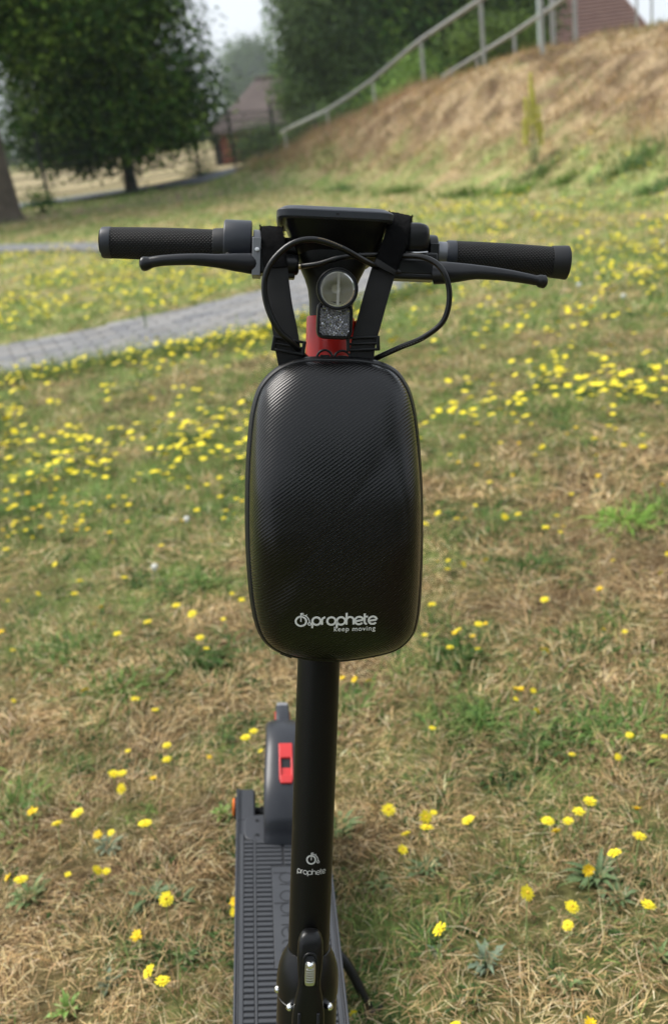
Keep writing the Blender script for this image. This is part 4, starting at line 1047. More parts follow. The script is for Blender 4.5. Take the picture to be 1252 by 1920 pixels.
# left perch
b = MB(); b.lathe((-.0768, 0, .7515), AX, [(0, .0150), (.0006, .0157), (.0082, .0157), (.0088, .015)], 40); b.box((-.0727, -.022, .738), (.0078, .030, .034)); pl = S(b, 'lever_perch', k_alu, 35, .0012)
b = MB(); b.lathe((-.0722, -.0372, .7440), (0, -1, .1), [(0, .0022), (.0014, .0020), (.0016, .0012)], 14); S(b, 'pinch_bolt', k_steel, parent=pl)
b = MB(); b.box((-.0585, -.020, .7345), (.022, .030, .022)); b.lathe((-.064, -.026, .7330), AX, [(0, .0098), (.026, .0098), (.0285, .0092), (.0302, .0078), (.0306, .005)], 28); b.box((-.046, -.022, .7235), (.018, .018, .006)); pb = S(b, 'lever_pivot', k_plastic, 35, .0014)
b = MB(); b.lathe((-.0342, -.030, .7315), (1, -.1, 0), [(0, .0030), (.0030, .0030), (.0032, .0022), (.0048, .0022)], 14); S(b, 'cable_ferrule', k_brass, parent=pb)
# right perch
b = MB(); b.box((.072, -.020, .7352), (.046, .028, .015)); b.box((.070, -.021, .7268), (.048, .026, .006)); b.box((.0895, -.018, .7400), (.012, .026, .018)); pb = S(b, 'lever_pivot', k_plastic, 35, .002)
b = MB(); b.lathe((.0885, 0, .7520), AX, [(0, .0165), (.001, .0175), (.0085, .0175), (.0095, .0165)], 40); b.box((.0935, -.014, .744), (.0085, .014, .030)); S(b, 'lever_perch', k_plastic, 35, .001)
b = MB(); b.lathe((.0985, 0, .7520), AX, [(0, .0118), (.0092, .0118)], 32); S(b, 'bar_sleeve', k_alu)
# bell
b = MB()
b.loft([sring((.0755, -.016, w), (1, 0, 0), (0, 1, 0), hx, hy, 44, e) for w, hx, hy, e in
        ((.7500, .0095, .010, 3), (.7512, .0112, .0120, 3.4), (.7560, .0122, .0132, 3.6), (.7660, .0126, .0136, 3.6), (.7712, .0122, .0132, 3.2), (.7745, .0108, .0116, 2.8), (.7762, .0080, .0085, 2.5), (.7768, .0040, .0045, 2))])
bell = S(b, 'bell', k_plastic, 60)
b = MB(); b.lathe((.0752, -.019, .7755), (0, -.12, 1), [(0, .0058), (.0012, .0056), (.0018, .0045)], 28); S(b, 'bell_button', k_clamp, parent=bell)
b = MB(); b.tube(smoothpath([(.066, -.026, .7488), (.075, -.030, .7482), (.086, -.024, .7500)], 5), .0011, 8); S(b, 'bell_striker', k_steel, parent=bell)
b = MB(); b.box((.070, .012, .7740), (.018, .012, .008)); S(b, 'horn_switch', k_plastic, 35, .0015)

# --- headlight and prism reflector
HA = Vector((.01, -1, -.12)).normalized(); HC = Vector((.0002, -.070, .7083))
b = MB(); b.lathe(HC-HA*.034, HA, [(0, .008), (.004, .0125), (.016, .0165), (.028, .0180), (.034, .0186), (.0375, .0186), (.0388, .0180), (.0388, .0166), (.034, .0160)], 56, cap=False); hl = S(b, 'headlight', k_plastic, 30)
b = MB(); b.lathe(HC, HA, [(-.0190, .0010), (-.0186, .0030), (-.0165, .0062), (-.0125, .0092), (-.0070, .0120), (-.0020, .0138), (.0005, .0146), (.0012, .0160), (.0036, .0163)], 56, cap=False); S(b, 'light_bowl', mat('silvered_bowl', (.93, .93, .93), .06, .95), 60, parent=hl)
b = MB(); b.lathe(HC, HA, [(-.0188, .0042), (-.0120, .0042), (-.0112, .0034), (-.0108, .001)], 24); S(b, 'light_source', mat('led_chip', (.5, .48, .36), .4), 35, parent=hl)
b = MB(); b.box(HC-HA*.004+Vector((.0012, 0, 0)), (.0026, .004, .031)); S(b, 'bowl_bridge', mat('bridge_plastic', (.42, .41, .37), .35), parent=hl, bevel=.0006)
b = MB(); b.lathe(HC, HA, [(.0032, .0164), (.0046, .0158), (.0060, .0120), (.0068, .0060), (.0070, .0004)], 56, cap=False); S(b, 'lens', k_glass, 70, parent=hl)
b = MB(); b.lathe(HC, HA, [(.0042, .0166), (.0056, .0164), (.0056, .0154), (.0046, .0152)], 56, cap=False); S(b, 'lens_ring', k_clamp, 30, parent=hl)
b = MB(); b.box((0, -.034, .697), (.014, .034, .010)); b.box((0, -.045, .686), (.010, .016, .026)); S(b, 'lamp_bracket', k_plastic, 35, .0015)
def rrp(w0, hx, hz, y, e=5): return sring((-.0006, y, w0), (1, 0, 0), (0, 0, 1), hx, hz, 48, e)
b = MB(); b.loft([rrp(.6815, .0135, .0150, -.050), rrp(.6815, .0160, .0166, -.053), rrp(.6815, .0166, .0170, -.060), rrp(.6815, .0160, .0164, -.0625), rrp(.6815, .0146, .0150, -.0628), rrp(.6815, .0144, .0148, -.0605)])
rf = S(b, 'reflector', k_plastic, 30)
b = MB(); g = random.Random(3); nx_, nz_ = 15, 14
for i in range(nx_):
    for j in range(nz_):
        x = -.0006+(-.5+(i+.5)/nx_)*.0272; z = .6812+(-.5+(j+.5)/nz_)*.0275; dx = .0272/nx_/2; dz = .0275/nz_/2
        if (abs(x+.0006)/.0140)**5+(abs(z-.6815)/.0143)**5 > 1: continue
        b.add([(x-dx, -.0612, z-dz), (x+dx, -.0612, z-dz), (x+dx, -.0612, z+dz), (x-dx, -.0612, z+dz), (x+g.gauss(0, .0004), -.0623+g.gauss(0, .0002), z+g.gauss(0, .0004))], [[0, 1, 4], [1, 2, 4], [2, 3, 4], [3, 0, 4]])
S(b, 'prism_face', mat('prism_plastic', (.40, .40, .42), .2, .88), 1, parent=rf)

# --- cables
def cable(pts, r, name='brake_cable', M=k_cable, k=10):
    b = MB(); p = smoothpath(pts, k); b.tube(p, r, 12); return S(b, name, M, 80)
cA = cable([(-.0310, -.031, .7314), (-.0154, -.040, .7335), (.0036, -.050, .7384), (.0275, -.048, .7418), (.0505, -.0385, .7436), (.0782, -.052, .7416), (.0947, -.060, .7305), (.1025, -.060, .7095), (.0988, -.058, .6856), (.0814, -.054, .6696), (.0599, -.048, .6595), (.0383, -.038, .6485), (.020, -.022, .637)], .0026)
cB = cable([(.064, -.030, .7290), (.046, -.0385, .7310), (.0269, -.058, .7344), (.0028, -.072, .7436), (-.021, -.075, .7495), (-.0407, -.074, .7454), (-.0572, -.070, .7309), (-.0643, -.068, .7135), (-.0619, -.066, .6928), (-.0519, -.065, .6721), (-.0382, -.058, .6600), (-.025, -.040, .6480), (-.015, -.024, .640)], .0027)

# --- lettering made of strokes
def arc(cx, cy, r, a0, a1, n=18, ry=None): return [(cx+r*math.cos(R(a0+(a1-a0)*k/n)), cy+(ry or r)*math.sin(R(a0+(a1-a0)*k/n))) for k in range(n+1)]
GL = {  # x-height 1, stroke centre lines
 'p': ([arc(.5, .5, .5, 0, 360, 28), [(0, .5), (0, -.45)]], 1.0), 'r': ([[(0, 0), (0, .6)], arc(.42, .58, .42, 180, 95, 8)], .46),
 'o': ([arc(.5, .5, .5, 0, 360, 28)], 1.0), 'h': ([[(0, 0), (0, 1.55)], arc(.43, .57, .43, 180, 0, 14)+[(.86, 0)]], .86),
 'e': ([arc(.5, .5, .5, -38, -350, 26), [(.99, .58), (.03, .42)]], 1.0), 't': ([[(0, 1.42), (0, .35)]+arc(.33, .34, .33, 180, 265, 8), [(-.02, 1.0), (.40, 1.0)]], .34)}
def strokes(word, gap):
    out = []; x = 0
    for ch in word:
        ls, w = GL[ch]; out += [[(px+x, py) for px, py in l] for l in ls]; x += w+gap
    return out, x-gap
def ribbon(l, w):
    V, F = [], []; n = len(l); closed = (abs(l[0][0]-l[-1][0])+abs(l[0][1]-l[-1][1])) < 1e-6
    for i in range(n):
        a = l[i-1] if i > 0 else (l[-2] if closed else l[0]); c = l[i+1] if i < n-1 else (l[1] if closed else l[-1])
        t = Vector((c[0]-a[0], c[1]-a[1])).normalized(); nn = Vector((-t.y, t.x))*w*.5
        V += [(l[i][0]+nn.x, l[i][1]+nn.y), (l[i][0]-nn.x, l[i][1]-nn.y)]
    for i in range(n-1): F.append([2*i, 2*i+1, 2*i+3, 2*i+2])
    return V, F
def densify(l, d):
    out = [l[0]]
    for a, c in zip(l, l[1:]):
        m_ = max(1, int(math.hypot(c[0]-a[0], c[1]-a[1])/d))
        out += [(a[0]+(c[0]-a[0])*k/m_, a[1]+(c[1]-a[1])*k/m_) for k in range(1, m_+1)]
    return out
def emblem():
    """high-wheel bicycle mark, big wheel radius 1 at the origin"""
    return [(arc(0, 0, 1.0, 0, 360, 40), .40), ([(0, -.1), (0, 1.72)], .22), ([(-.02, 1.68), (.52, 1.68)], .2), (arc(.05, -.15, 1.55, 88, -2, 20), .22), ([(.75, 1.2), (1.2, 1.42)], .14), (arc(1.62, -.55, .28, 0, 360, 20), .2)]
def build_print(items, wrap, M, name, parent, ml=None, thick=0):
    """items: (polyline, width) in metres on the flat; wrap: (u,v)->3D point"""
    b = MB()
    for l, w in items:
        V, F = ribbon(densify(l, .0012), w); b.add([wrap(*v) for v in V], F)
    o = b.build(name, M, parent, ml, None); return o
# on the stem: emblem above the word
it = [([(x*.0043-.0014, y*.0043+.1500) for x, y in l], w*.0040) for l, w in emblem()]
st_, W_ = strokes('prophete', .14); s = .0308/W_
it += [([(x*s-.0161, y*s+.1342) for x, y in l], .00072) for l in st_]
def wrap_stem(u, v):
    r_ = .02165; a = u/r_; return (-.0022+r_*math.sin(a), -r_*math.cos(a), v)
build_print(it, wrap_stem, k_print, 'stem_logo', scooter, STM)

# --- collar and folding joint
b = MB(); b.lathe((-.0022, 0, 0), (0, 0, 1), [(.0440, .0214), (.0436, .0226), (.0405, .0243), (.0340, .0276), (.0250, .0303), (.0140, .0319), (.0040, .0322), (-.0040, .0318), (-.0052, .0302), (-.0064, .0302), (-.0070, .0309), (-.0360, .0312), (-.0366, .0300), (-.0380, .0300), (-.0386, .0312), (-.075, .0315), (-.078, .030)], 64)
col_ = S(b, 'folding_collar', k_satin, 28)
for (x, w, y) in ((-.0205, -.0030, -.0300), (.0190, -.0032, -.0290), (-.0325, .0012, -.006)):
    b = MB(); ax = Vector((x*.8, y, 0)).normalized(); b.lathe((x, y, w), ax, [(-.004, .0040), (.001, .0040), (.0028, .0032), (.0038, .0018), (.0041, .0003)], 20); S(b, 'bolt', k_chrome, 60, parent=col_)
b = MB()
LX = -.0022
def lsec(w, hx, yf, yb, e=3.2): return sring((LX, (yf+yb)/2, w), (1, 0, 0), (0, 1, 0), hx, abs(yb-yf)/2, 36, e)
b.loft([lsec(.0800, .0045, -.0335, -.0260, 2.4), lsec(.0790, .0080, -.0365, -.0245, 2.6), lsec(.0755, .0106, -.0395, -.0240), lsec(.0690, .0124, -.0415, -.0245), lsec(.0560, .0130, -.0425, -.026), lsec(.0420, .0122, -.0430, -.028), lsec(.0320, .0112, -.0435, -.028),
        lsec(.0240, .0114, -.0440, -.028), lsec(.0120, .0138, -.0445, -.028), lsec(-.0020, .0160, -.0450, -.028), lsec(-.0200, .0166, -.0450, -.028), lsec(-.0400, .0160, -.044, -.028)])
fl = S(b, 'folding_lever', k_satin, 45)
b = MB()   # raised frame round the latch slot
for (a, c) in (((-.0066, .0292), (-.0066, .0560)), ((.0066, .0292), (.0066, .0560))):
    b.tube([(LX+a[0], -.0432, a[1]), (LX+c[0], -.0430, c[1])], [(.0014, .0012)]*2, 8)
b.tube([(LX+x, -.0428, z) for x, z in arc(0, .0560, .0066, 180, 0, 12)], .0013, 8); S(b, 'slot_frame', k_satin, 60, parent=fl)
b = MB(); b.loft([sring((LX, -.0432, .0435), (1, 0, 0), (0, 0, 1), .0060, .0165, 32, 3.4), sring((LX, -.0437, .0435), (1, 0, 0), (0, 0, 1), .0058, .0162, 32, 3.4)]); S(b, 'slot', k_deckdark, 30, parent=fl)
b = MB(); b.loft([sring((LX, -.0436, .0425), (1, 0, 0), (0, 0, 1), .0056, .0132, 36, 4.5), sring((LX, -.0458, .0425), (1, 0, 0), (0, 0, 1), .0053, .0129, 36, 4.5), sring((LX, -.0462, .0425), (1, 0, 0), (0, 0, 1), .0048, .0124, 36, 4.5)])
for k in range(6): b.tube(smoothpath([(LX-.0040, -.0462, .0340+k*.0026+.0005), (LX, -.0466, .0340+k*.0026-.0002), (LX+.0040, -.0462, .0340+k*.0026+.0005)], 4), .00085, 8)
lt = S(b, 'latch', mat('satin_chrome', (.62, .61, .58), .28, 1), 40, parent=fl)
bm = bmesh.new(); bmesh.ops.create_uvsphere(bm, u_segments=24, v_segments=16, radius=.0037, matrix=Matrix.Translation((LX, -.0462, .0520))); me = bpy.data.meshes.new('latch_button'); bm.to_mesh(me); bm.free(); me.materials.append(k_chrome)
me.polygons.foreach_set('use_smooth', [True]*len(me.polygons)); link('latch_button', me, fl)
b = MB()
for x in (-.0095, .0095): b.box((LX+x, -.0452, -.012), (.0028, .0022, .024))
S(b, 'lever_ribs', k_deckdark, 35, .0006, parent=fl)

# --- hinge block, fork, front wheel
b = MB(); b.loft([[(sx*.030, 0.000, .30), (sx*.030, .06, .24), (sx*.028, .10, .16), (sx*.028, .10, .105), (sx*.028, .02, .17), (sx*.03, -.02, .28)] for sx in (-1, 1)]); D(b, 'hinge_block', k_satin, 35, .005)
def wheel(cy, name):
    b = MB(); b.lathe((-.024, cy, .108), AX, [(0, .078), (.002, .088), (.008, .099), (.016, .1055), (.024, .107), (.032, .1055), (.040, .099), (.046, .088), (.048, .078)], 64); w = D(b, name, k_rubber, 50)
    b = MB(); b.lathe((-.020, cy, .108), AX, [(0, .080), (.004, .082), (.020, .074), (.036, .082), (.040, .080)], 48); b.lathe((-.026, cy, .108), AX, [(0, .03), (.052, .03)], 24)
    for k in range(6):
        a = k*math.pi/3; b.tube([(0, cy+.028*math.cos(a), .108+.028*math.sin(a)), (0, cy+.076*math.cos(a), .108+.076*math.sin(a))], .008, 8)
    b.build('rim', k_satin, w)
    return w
wheel(-.068, 'front_wheel'); wheel(.600, 'rear_wheel')
b = MB()
for sx in (-.040, .040): b.tube([(sx*.6, -.02, .262), (sx, -.035, .225), (sx, -.068, .108)], [.012, .011, .010], 12)
b.tube([(-.042, -.068, .108), (.042, -.068, .108)], .008, 10); D(b, 'fork', k_satin)
# --- deck
DX = -.0055
b = MB()
prof = [(-.0735, .098), (.0735, .098)]
def dsec(y, z0, z1, hx): return [(DX-hx, y, z0+.006), (DX-hx+.006, y, z0), (DX+hx-.006, y, z0), (DX+hx, y, z0+.006), (DX+hx, y, z1-.004), (DX+hx-.004, y, z1), (DX-hx+.004, y, z1), (DX-hx, y, z1-.004)]
b.loft([dsec(.065, .125, .147, .050), dsec(.085, .104, .147, .068), dsec(.11, .100, .147, .0735), dsec(.545, .100, .147, .0735)]); deck = D(b, 'deck', k_edge, 30)
for sx in (-1, 1):
    b = MB(); xa = DX+sx*.0575; b.box((xa, .5865, .1235), (.0320, .083, .047)); D(b, 'rear_arm', k_edge, 35, .004)
    b = MB(); b.lathe((DX+sx*.0735, .605, .125), (sx, 0, 0), [(0, .0185), (.002, .0185), (.003, .0165)], 32); c_ = D(b, 'axle_cap', k_plastic, 35)
    b = MB(); b.lathe((DX+sx*.0765, .605, .127), (sx, 0, 0), [(0, .0150), (.0026, .0148), (.0034, .0135)], 32); D(b, 'round_reflector', k_orange, 35, parent=c_)
    b = MB(); b.tube([(sx*.024, .592, .125), (DX+sx*.042, .592, .128)], .0075, 12); b.lathe((sx*.034, .592, .1265), (sx, 0, 0), [(0, .011), (.005, .011)], 6); D(b, 'axle_nut', k_satin, 35)
# rubber mat: border lips and ribs
b = MB()
for (x0, x1) in ((-.0733, -.0702), (-.0690, -.0672), (.0672, .0690), (.0702, .0733)): b.box((DX+(x0+x1)/2, .349, .1483), (x1-x0, .55, .0036))
b.build('deck_lip', k_edge, deck, None, 35, .0007)
b = MB(); b.box((DX, .314, .1474), (.1320, .392, .0022)); matt = D(b, 'deck_mat', k_deckdark, 35)  # same rubber as the ribs, darkened: the shade between them is in its colour
rib_me = {}
def rib(x0, x1, y):
    key = round(x1-x0, 4)
    if key not in rib_me:
        bb = MB(); hx = key/2; hy = .0031; c = .0008
        for z, i in ((-.002, 0), (.0010, 0), (.0018, 1)):
            bb.V += [Vector((-hx+c*i, -hy+c*i, z)), Vector((hx-c*i, -hy+c*i, z)), Vector((hx-c*i, hy-c*i, z)), Vector((-hx+c*i, hy-c*i, z))]
        for k in (0, 4):
            for i in range(4): bb.F.append([k+i, k+(i+1) % 4, k+4+(i+1) % 4, k+4+i])
        bb.F.append([8, 9, 10, 11]); rib_me[key] = mesh_from('tread_rib', bb.V, bb.F, k_deck, False)
    link('tread_rib', rib_me[key], matt, Matrix.Translation(((x0+x1)/2, y, .1486)))
ys = np.arange(.124, .494, .0096)
for y in ys:
    full = not (.235 < y < .432)
    for s_ in (-1, 1):
        rib(*sorted((DX+s_*.0462, DX+s_*.0600)), y)
        rib(*sorted((DX+s_*(.0190 if not full else .0020), DX+s_*.0415)), y)
b = MB()
for x0, x1 in ((-.0665, -.0608), (-.0454, -.0423), (.0423, .0454), (.0608, .0665)): b.box((DX+(x0+x1)/2, .314, .1491), (x1-x0, .388, .0024))
b.build('mat_strip', k_deck, matt, None, 35, .0006)
b = MB(); b.box((DX, .3335, .1491), (.0372, .196, .0026)); plate = b.build('mat_plate', k_deck, matt, None, 35, .0006)
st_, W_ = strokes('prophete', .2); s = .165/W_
build_print([([((y*s)-.0112+DX+.004, .418-x*s) for x, y in l], .0019) for l in st_], lambda u, v: (u, v, .1508), k_deckdark, 'plate_lettering', matt)  # dark strokes carry the shade of the letter grooves in their colour
b = MB(); b.loft([sring((DX, .523, z), (1, 0, 0), (0, 1, 0), .0600-i, .033-i, 56, 4.5) for z, i in ((.1470, 0), (.1495, 0), (.1503, .001))]); rp = D(b, 'rear_plate', k_edge, 30)
for x in (-.045, .034):
    for y in (.505, .540): b = MB(); b.lathe((x, y, .1502), (0, 0, 1), [(0, .0034), (.0008, .0032), (.0009, .0018), (.0001, .0014)], 14); D(b, 'screw', k_deckdark, parent=rp)
# rear fender
k_fend = mat('fender_plastic', (.022, .024, .030), .36, bump=(900, .3, .00005))
b = MB(); rings = []
for a in np.linspace(160, 22, 30):
    q = R(a); rad = .121+.030*float(sstep(112, 55, a)); hx = .0350-.005*float(sstep(125, 60, a))-.006*float(sstep(45, 22, a)); th = .013
    if a > 150: rad -= .006
    c = Vector((-.0008, .600+rad*math.cos(q), .108+rad*math.sin(q))); n_ = Vector((0, math.cos(q), math.sin(q)))
    ring = []
    for k in range(28):
        t = 2*math.pi*k/28; X_ = math.copysign(abs(math.cos(t))**.85, math.cos(t)); Y_ = math.copysign(abs(math.sin(t))**.8, math.sin(t))
        ring.append(c+Vector((hx*X_, 0, 0))+n_*(th*Y_*(1 if Y_ > 0 else 2.2)))
    rings.append(ring)
b.loft(rings); fen = D(b, 'rear_fender', k_fend, 50)
def on_f(a, x, h): 
    q = R(a); rad = .1335+.030*float(sstep(112, 55, a))+h; return Vector((x, .600+rad*math.cos(q), .108+rad*math.sin(q)))
b = MB()
for rr_ in (((-.0112, -.0078), 117, 90), ((.0078, .0112), 117, 90), ((-.0112, .0112), 100, 89), ((-.0095, .0095), 119, 113)):
    (xa, xb), a0, a1 = rr_
    qs = np.linspace(a0, a1, 6)
    b.loft([[on_f(a, xa, -.002), on_f(a, xb, -.002), on_f(a, xb, .0040), on_f(a, xa, .0040)] for a in qs])
hk = D(b, 'fender_hook', k_redp, 35, .0012)
b = MB(); b.loft([[on_f(a, -.0088, -.001), on_f(a, .0088, -.001), on_f(a, .0088, .0012), on_f(a, -.0088, .0012)] for a in np.linspace(115, 107, 4)]); D(b, 'hook_floor', k_redp, parent=hk)
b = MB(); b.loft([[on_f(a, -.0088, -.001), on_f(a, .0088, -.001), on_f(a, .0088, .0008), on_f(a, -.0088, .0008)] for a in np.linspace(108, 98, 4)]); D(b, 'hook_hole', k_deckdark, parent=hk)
b = MB(); b.loft([sring((-.001, y, z), (1, 0, 0), (0, .3, 1), hx, hz, 24, 3.5) for y, z, hx, hz in ((.655, .236, .012, .008), (.690, .243, .0125, .010), (.722, .243, .012, .011), (.730, .243, .009, .009))]); tl = D(b, 'tail_bracket', k_fend, 40)
b = MB(); b.box((-.001, .700, .241), (.0272, .026, .012)); D(b, 'tail_light', mat('red_lens', (.5, .03, .015), .25, coat=.5), 35, .002, parent=tl)
b = MB(); b.box((-.001, .724, .2525), (.019, .010, .003)); D(b, 'tail_cap', mat('pale_plastic', (.22, .22, .23), .5), 35, .0015, parent=tl)
# kickstand down on the scooter's left
b = MB(); b.box((.055, .33, .096), (.030, .05, .014)); b.tube(smoothpath([(.058, .325, .098), (.085, .31, .075), (.112, .285, .030), (.118, .275, .0160)], 5), list(np.linspace(.008, .0065, 16)), 12)
b.tube([(.108, .268, .0185), (.134, .285, .0200)], .0065, 10); D(b, 'kickstand', k_satin)

# ================================================================== the hard shell bag
OUT = [(-0.0318, 0.647), (-0.0002, 0.6496), (0.0315, 0.6488), (0.0554, 0.6414), (0.0693, 0.6259), (0.0766, 0.6067), (0.0811, 0.5833), (0.0849, 0.5537), (0.088, 0.5189), (0.09, 0.4736), (0.0904, 0.4329), (0.089, 0.4072), (0.0841, 0.39), (0.07, 0.3758), (0.0449, 0.368), (0.0121, 0.3633), (-0.0234, 0.3658), (-0.0477, 0.3741), (-0.0622, 0.3902), (-0.0703, 0.4192), (-0.0754, 0.4645), (-0.0774, 0.5094), (-0.0774, 0.5489), (-0.0761, 0.5783), (-0.0737, 0.6002), (-0.067, 0.6212), (-0.0528, 0.6371)]
P_ = [Vector((x, z)) for x, z in OUT]; n = len(P_); loop = []
for i in range(n):
    a, b1, c, d = P_[i-1], P_[i], P_[(i+1) % n], P_[(i+2) % n]
    for k in range(6):
        t = k/6; loop.append(.5*((2*b1)+(c-a)*t+(2*a-5*b1+4*c-d)*t*t+(3*b1-a-3*c+d)*t**3))
BC = Vector((.0055, .507)); NL = len(loop)
BAG = ROOT @ STM @ Matrix.Translation((.012, -.05, .365)); OFF = Vector((.012, -.05, .365))
bag = empty('shell_bag', BAG); tag(bag, 'black carbon patterned hard shell bag strapped to the front of the handlebar', 'bag')
def G(b, name, M, sharp=40, bevel=0, parent=None, **k):
    b.V = [v-OFF for v in b.V]; return b.build(name, M, parent or bag, None, sharp, bevel, **k)
def inset(d, y):
    out = []
    for i in range(NL):
        t = (loop[(i+1) % NL]-loop[i-1]).normalized(); nn = Vector((t.y, -t.x)); 
        if nn.dot(BC-loop[i]) < 0: nn = -nn
        q = loop[i]+nn*d; out.append(Vector((q.x, y, q.y)))
    return out
def weave_mat():
    M = bpy.data.materials.new('carbon_weave_shell'); M.use_nodes = True; n = M.node_tree; L = n.links.new; b = n.nodes['Principled BSDF']
    b.inputs['Base Color'].default_value = (.0016, .0017, .0020, 1); b.inputs['Roughness'].default_value = .26; b.inputs['Specular IOR Level'].default_value = .42
    tc = n.nodes.new('ShaderNodeTexCoord'); sp = n.nodes.new('ShaderNodeSeparateXYZ'); L(tc.outputs['UV'], sp.inputs[0])
    def lin(a, c):
        m1 = n.nodes.new('ShaderNodeMath'); m1.operation = 'MULTIPLY'; L(sp.outputs[0], m1.inputs[0]); m1.inputs[1].default_value = a
        m2 = n.nodes.new('ShaderNodeMath'); m2.operation = 'MULTIPLY_ADD'; L(sp.outputs[1], m2.inputs[0]); m2.inputs[1].default_value = c; L(m1.outputs[0], m2.inputs[2]); return m2
    def mth(op, a, c=None):
        m1 = n.nodes.new('ShaderNodeMath'); m1.operation = op
        for i, q in enumerate((a, c)):
            if q is None: continue
            if isinstance(q, (int, float)): m1.inputs[i].default_value = q
            else: L(q.outputs[0], m1.inputs[i])
        return m1
    ph = R(38); per = .0028
    across = lin(-math.sin(ph)*2*math.pi/per, math.cos(ph)*2*math.pi/per)     # ribs climb to the right
    along = lin(math.cos(ph)*2*math.pi/.0021, math.sin(ph)*2*math.pi/.0021)
    rb = mth('SINE', across); 
    tw = mth('SINE', mth('ADD', along, mth('MULTIPLY', across, .5)))
    hgt = mth('ADD', mth('MULTIPLY', rb, .9), mth('MULTIPLY', tw, .16))
    nz_ = n.nodes.new('ShaderNodeTexNoise'); nz_.inputs['Scale'].default_value = 1600; L(tc.outputs['Object'], nz_.inputs['Vector'])
    hg2 = mth('ADD', hgt, mth('MULTIPLY', nz_, .15))
    bp = n.nodes.new('ShaderNodeBump'); bp.inputs['Strength'].default_value = .75; bp.inputs['Distance'].default_value = .00011
    L(hg2.outputs[0], bp.inputs['Height']); L(bp.outputs[0], b.inputs['Normal'])
    mr = n.nodes.new('ShaderNodeMapRange'); mr.inputs[1].default_value = -1; mr.inputs[2].default_value = 1; mr.inputs[3].default_value = .34; mr.inputs[4].default_value = .17
    L(rb.outputs[0], mr.inputs[0]); L(mr.outputs[0], b.inputs['Roughness'])
    return M
k_weave = weave_mat(); k_piping = fine('bag_piping', (.003, .0031, .0036), .34, 900, .00005); k_back = fine('bag_back_fabric', (.0028, .003, .0034), .40, 1200, .0001)
# front shell
SEAM = -.0595; DEP = .054; rings = []; UV = []
seam = inset(.0042, SEAM); cc = Vector((BC.x, 0, BC.y)); NS = 46
ss = [math.sin(math.pi/2*(1-k/NS))**.75 for k in range(NS+1)]
base_c = Vector((BC.x, SEAM, BC.y)); dist = None; acc = [0.]*NL; tabs = []
for s in ss:
    ring = []
    for i in range(NL):
        d = seam[i]-base_c; vert = abs(d.z)/ (abs(d.x)+abs(d.z)+1e-6)
        pw = 2.5+4.6*(1-float(sstep(.18, .62, vert)))                       # tighter shoulders at the sides than at top and bottom
        q = base_c+d*s; dep = DEP*(1-s**pw)**(1/2.05)
        dz = (q.z-BC.y)/.14; dep *= 1-(.25 if dz > 0 else .09)*dz*dz    # slightly bowed from top to bottom
        ring.append(Vector((q.x, SEAM-dep, q.z)))
    rings.append(ring)
V = [v for r_ in rings for v in r_]; F = []
for k in range(NS):
    for i in range(NL): j = (i+1) % NL; F.append([k*NL+i, k*NL+j, (k+1)*NL+j, (k+1)*NL+i])
uvs = [None]*len(V)
for i in range(NL):
    L_ = 0
    for k in range(NS, -1, -1):
        if k < NS: L_ += (rings[k][i]-rings[k+1][i]).length
        d = seam[i]-base_c; l = math.hypot(d.x, d.z); uvs[k*NL+i] = (d.x/l*L_, d.z/l*L_)
me = mesh_from('front_shell', [v-OFF for v in V], F, k_weave, True, None)
bm = bmesh.new(); bm.from_mesh(me); uvl = bm.loops.layers.uv.new('UVMap')
for f_ in bm.faces:
    for l in f_.loops: l[uvl].uv = uvs[l.vert.index]
bmesh.ops.remove_doubles(bm, verts=bm.verts[:], dist=1e-6); bmesh.ops.recalc_face_normals(bm, faces=bm.faces[:]); bm.to_mesh(me)
shell_tree = BVHTree.FromBMesh(bm); bm.free()
shell = link('front_shell', me, bag)
# rear half, zip tape, piping
b = MB(); b.loft([inset(d_, y_) for d_, y_ in ((.0042, SEAM+.0004), (.0018, SEAM+.002), (.0004, -.0545), (0, -.049), (.0004, -.042), (.0030, -.033), (.0085, -.0268), (.016, -.0240))]); G(b, 'rear_shell', k_back, 60)
b = MB(); seam_r = [v+Vector((0, -.0003, 0)) for v in inset(.0040, SEAM)]; b.tube(seam_r+[seam_r[0]], .0020, 8, cap=False); G(b, 'piping', k_piping, 80)
b = MB(); z1 = inset(.0012, -.0535); b.tube(z1+[z1[0]], (.0013), 6, cap=False); G(b, 'zip', k_back, 60)
for x in (-.008, .008):
    b = MB(); b.tube([Vector((x, -.052, .6475))+Vector((.0072*math.cos(q), 0, .0075*math.sin(q))) for q in np.linspace(0, math.pi, 14)], .0011, 8); b.box((x, -.052, .6495), (.0085, .003, .0022)); b.box((x, -.0535, .6470), (.006, .005, .004)); G(b, 'zip_puller', k_plastic, 60)
for sx, z0_, ang in ((-.0355, .3690, .35), (.0515, .3715, -.45)):
    b = MB(); b.box((sx, -.0535, z0_+.0012), (.012, .010, .0022), Matrix.Rotation(ang, 3, 'Y')); G(b, 'seam_tab', k_back, 35, .0006)
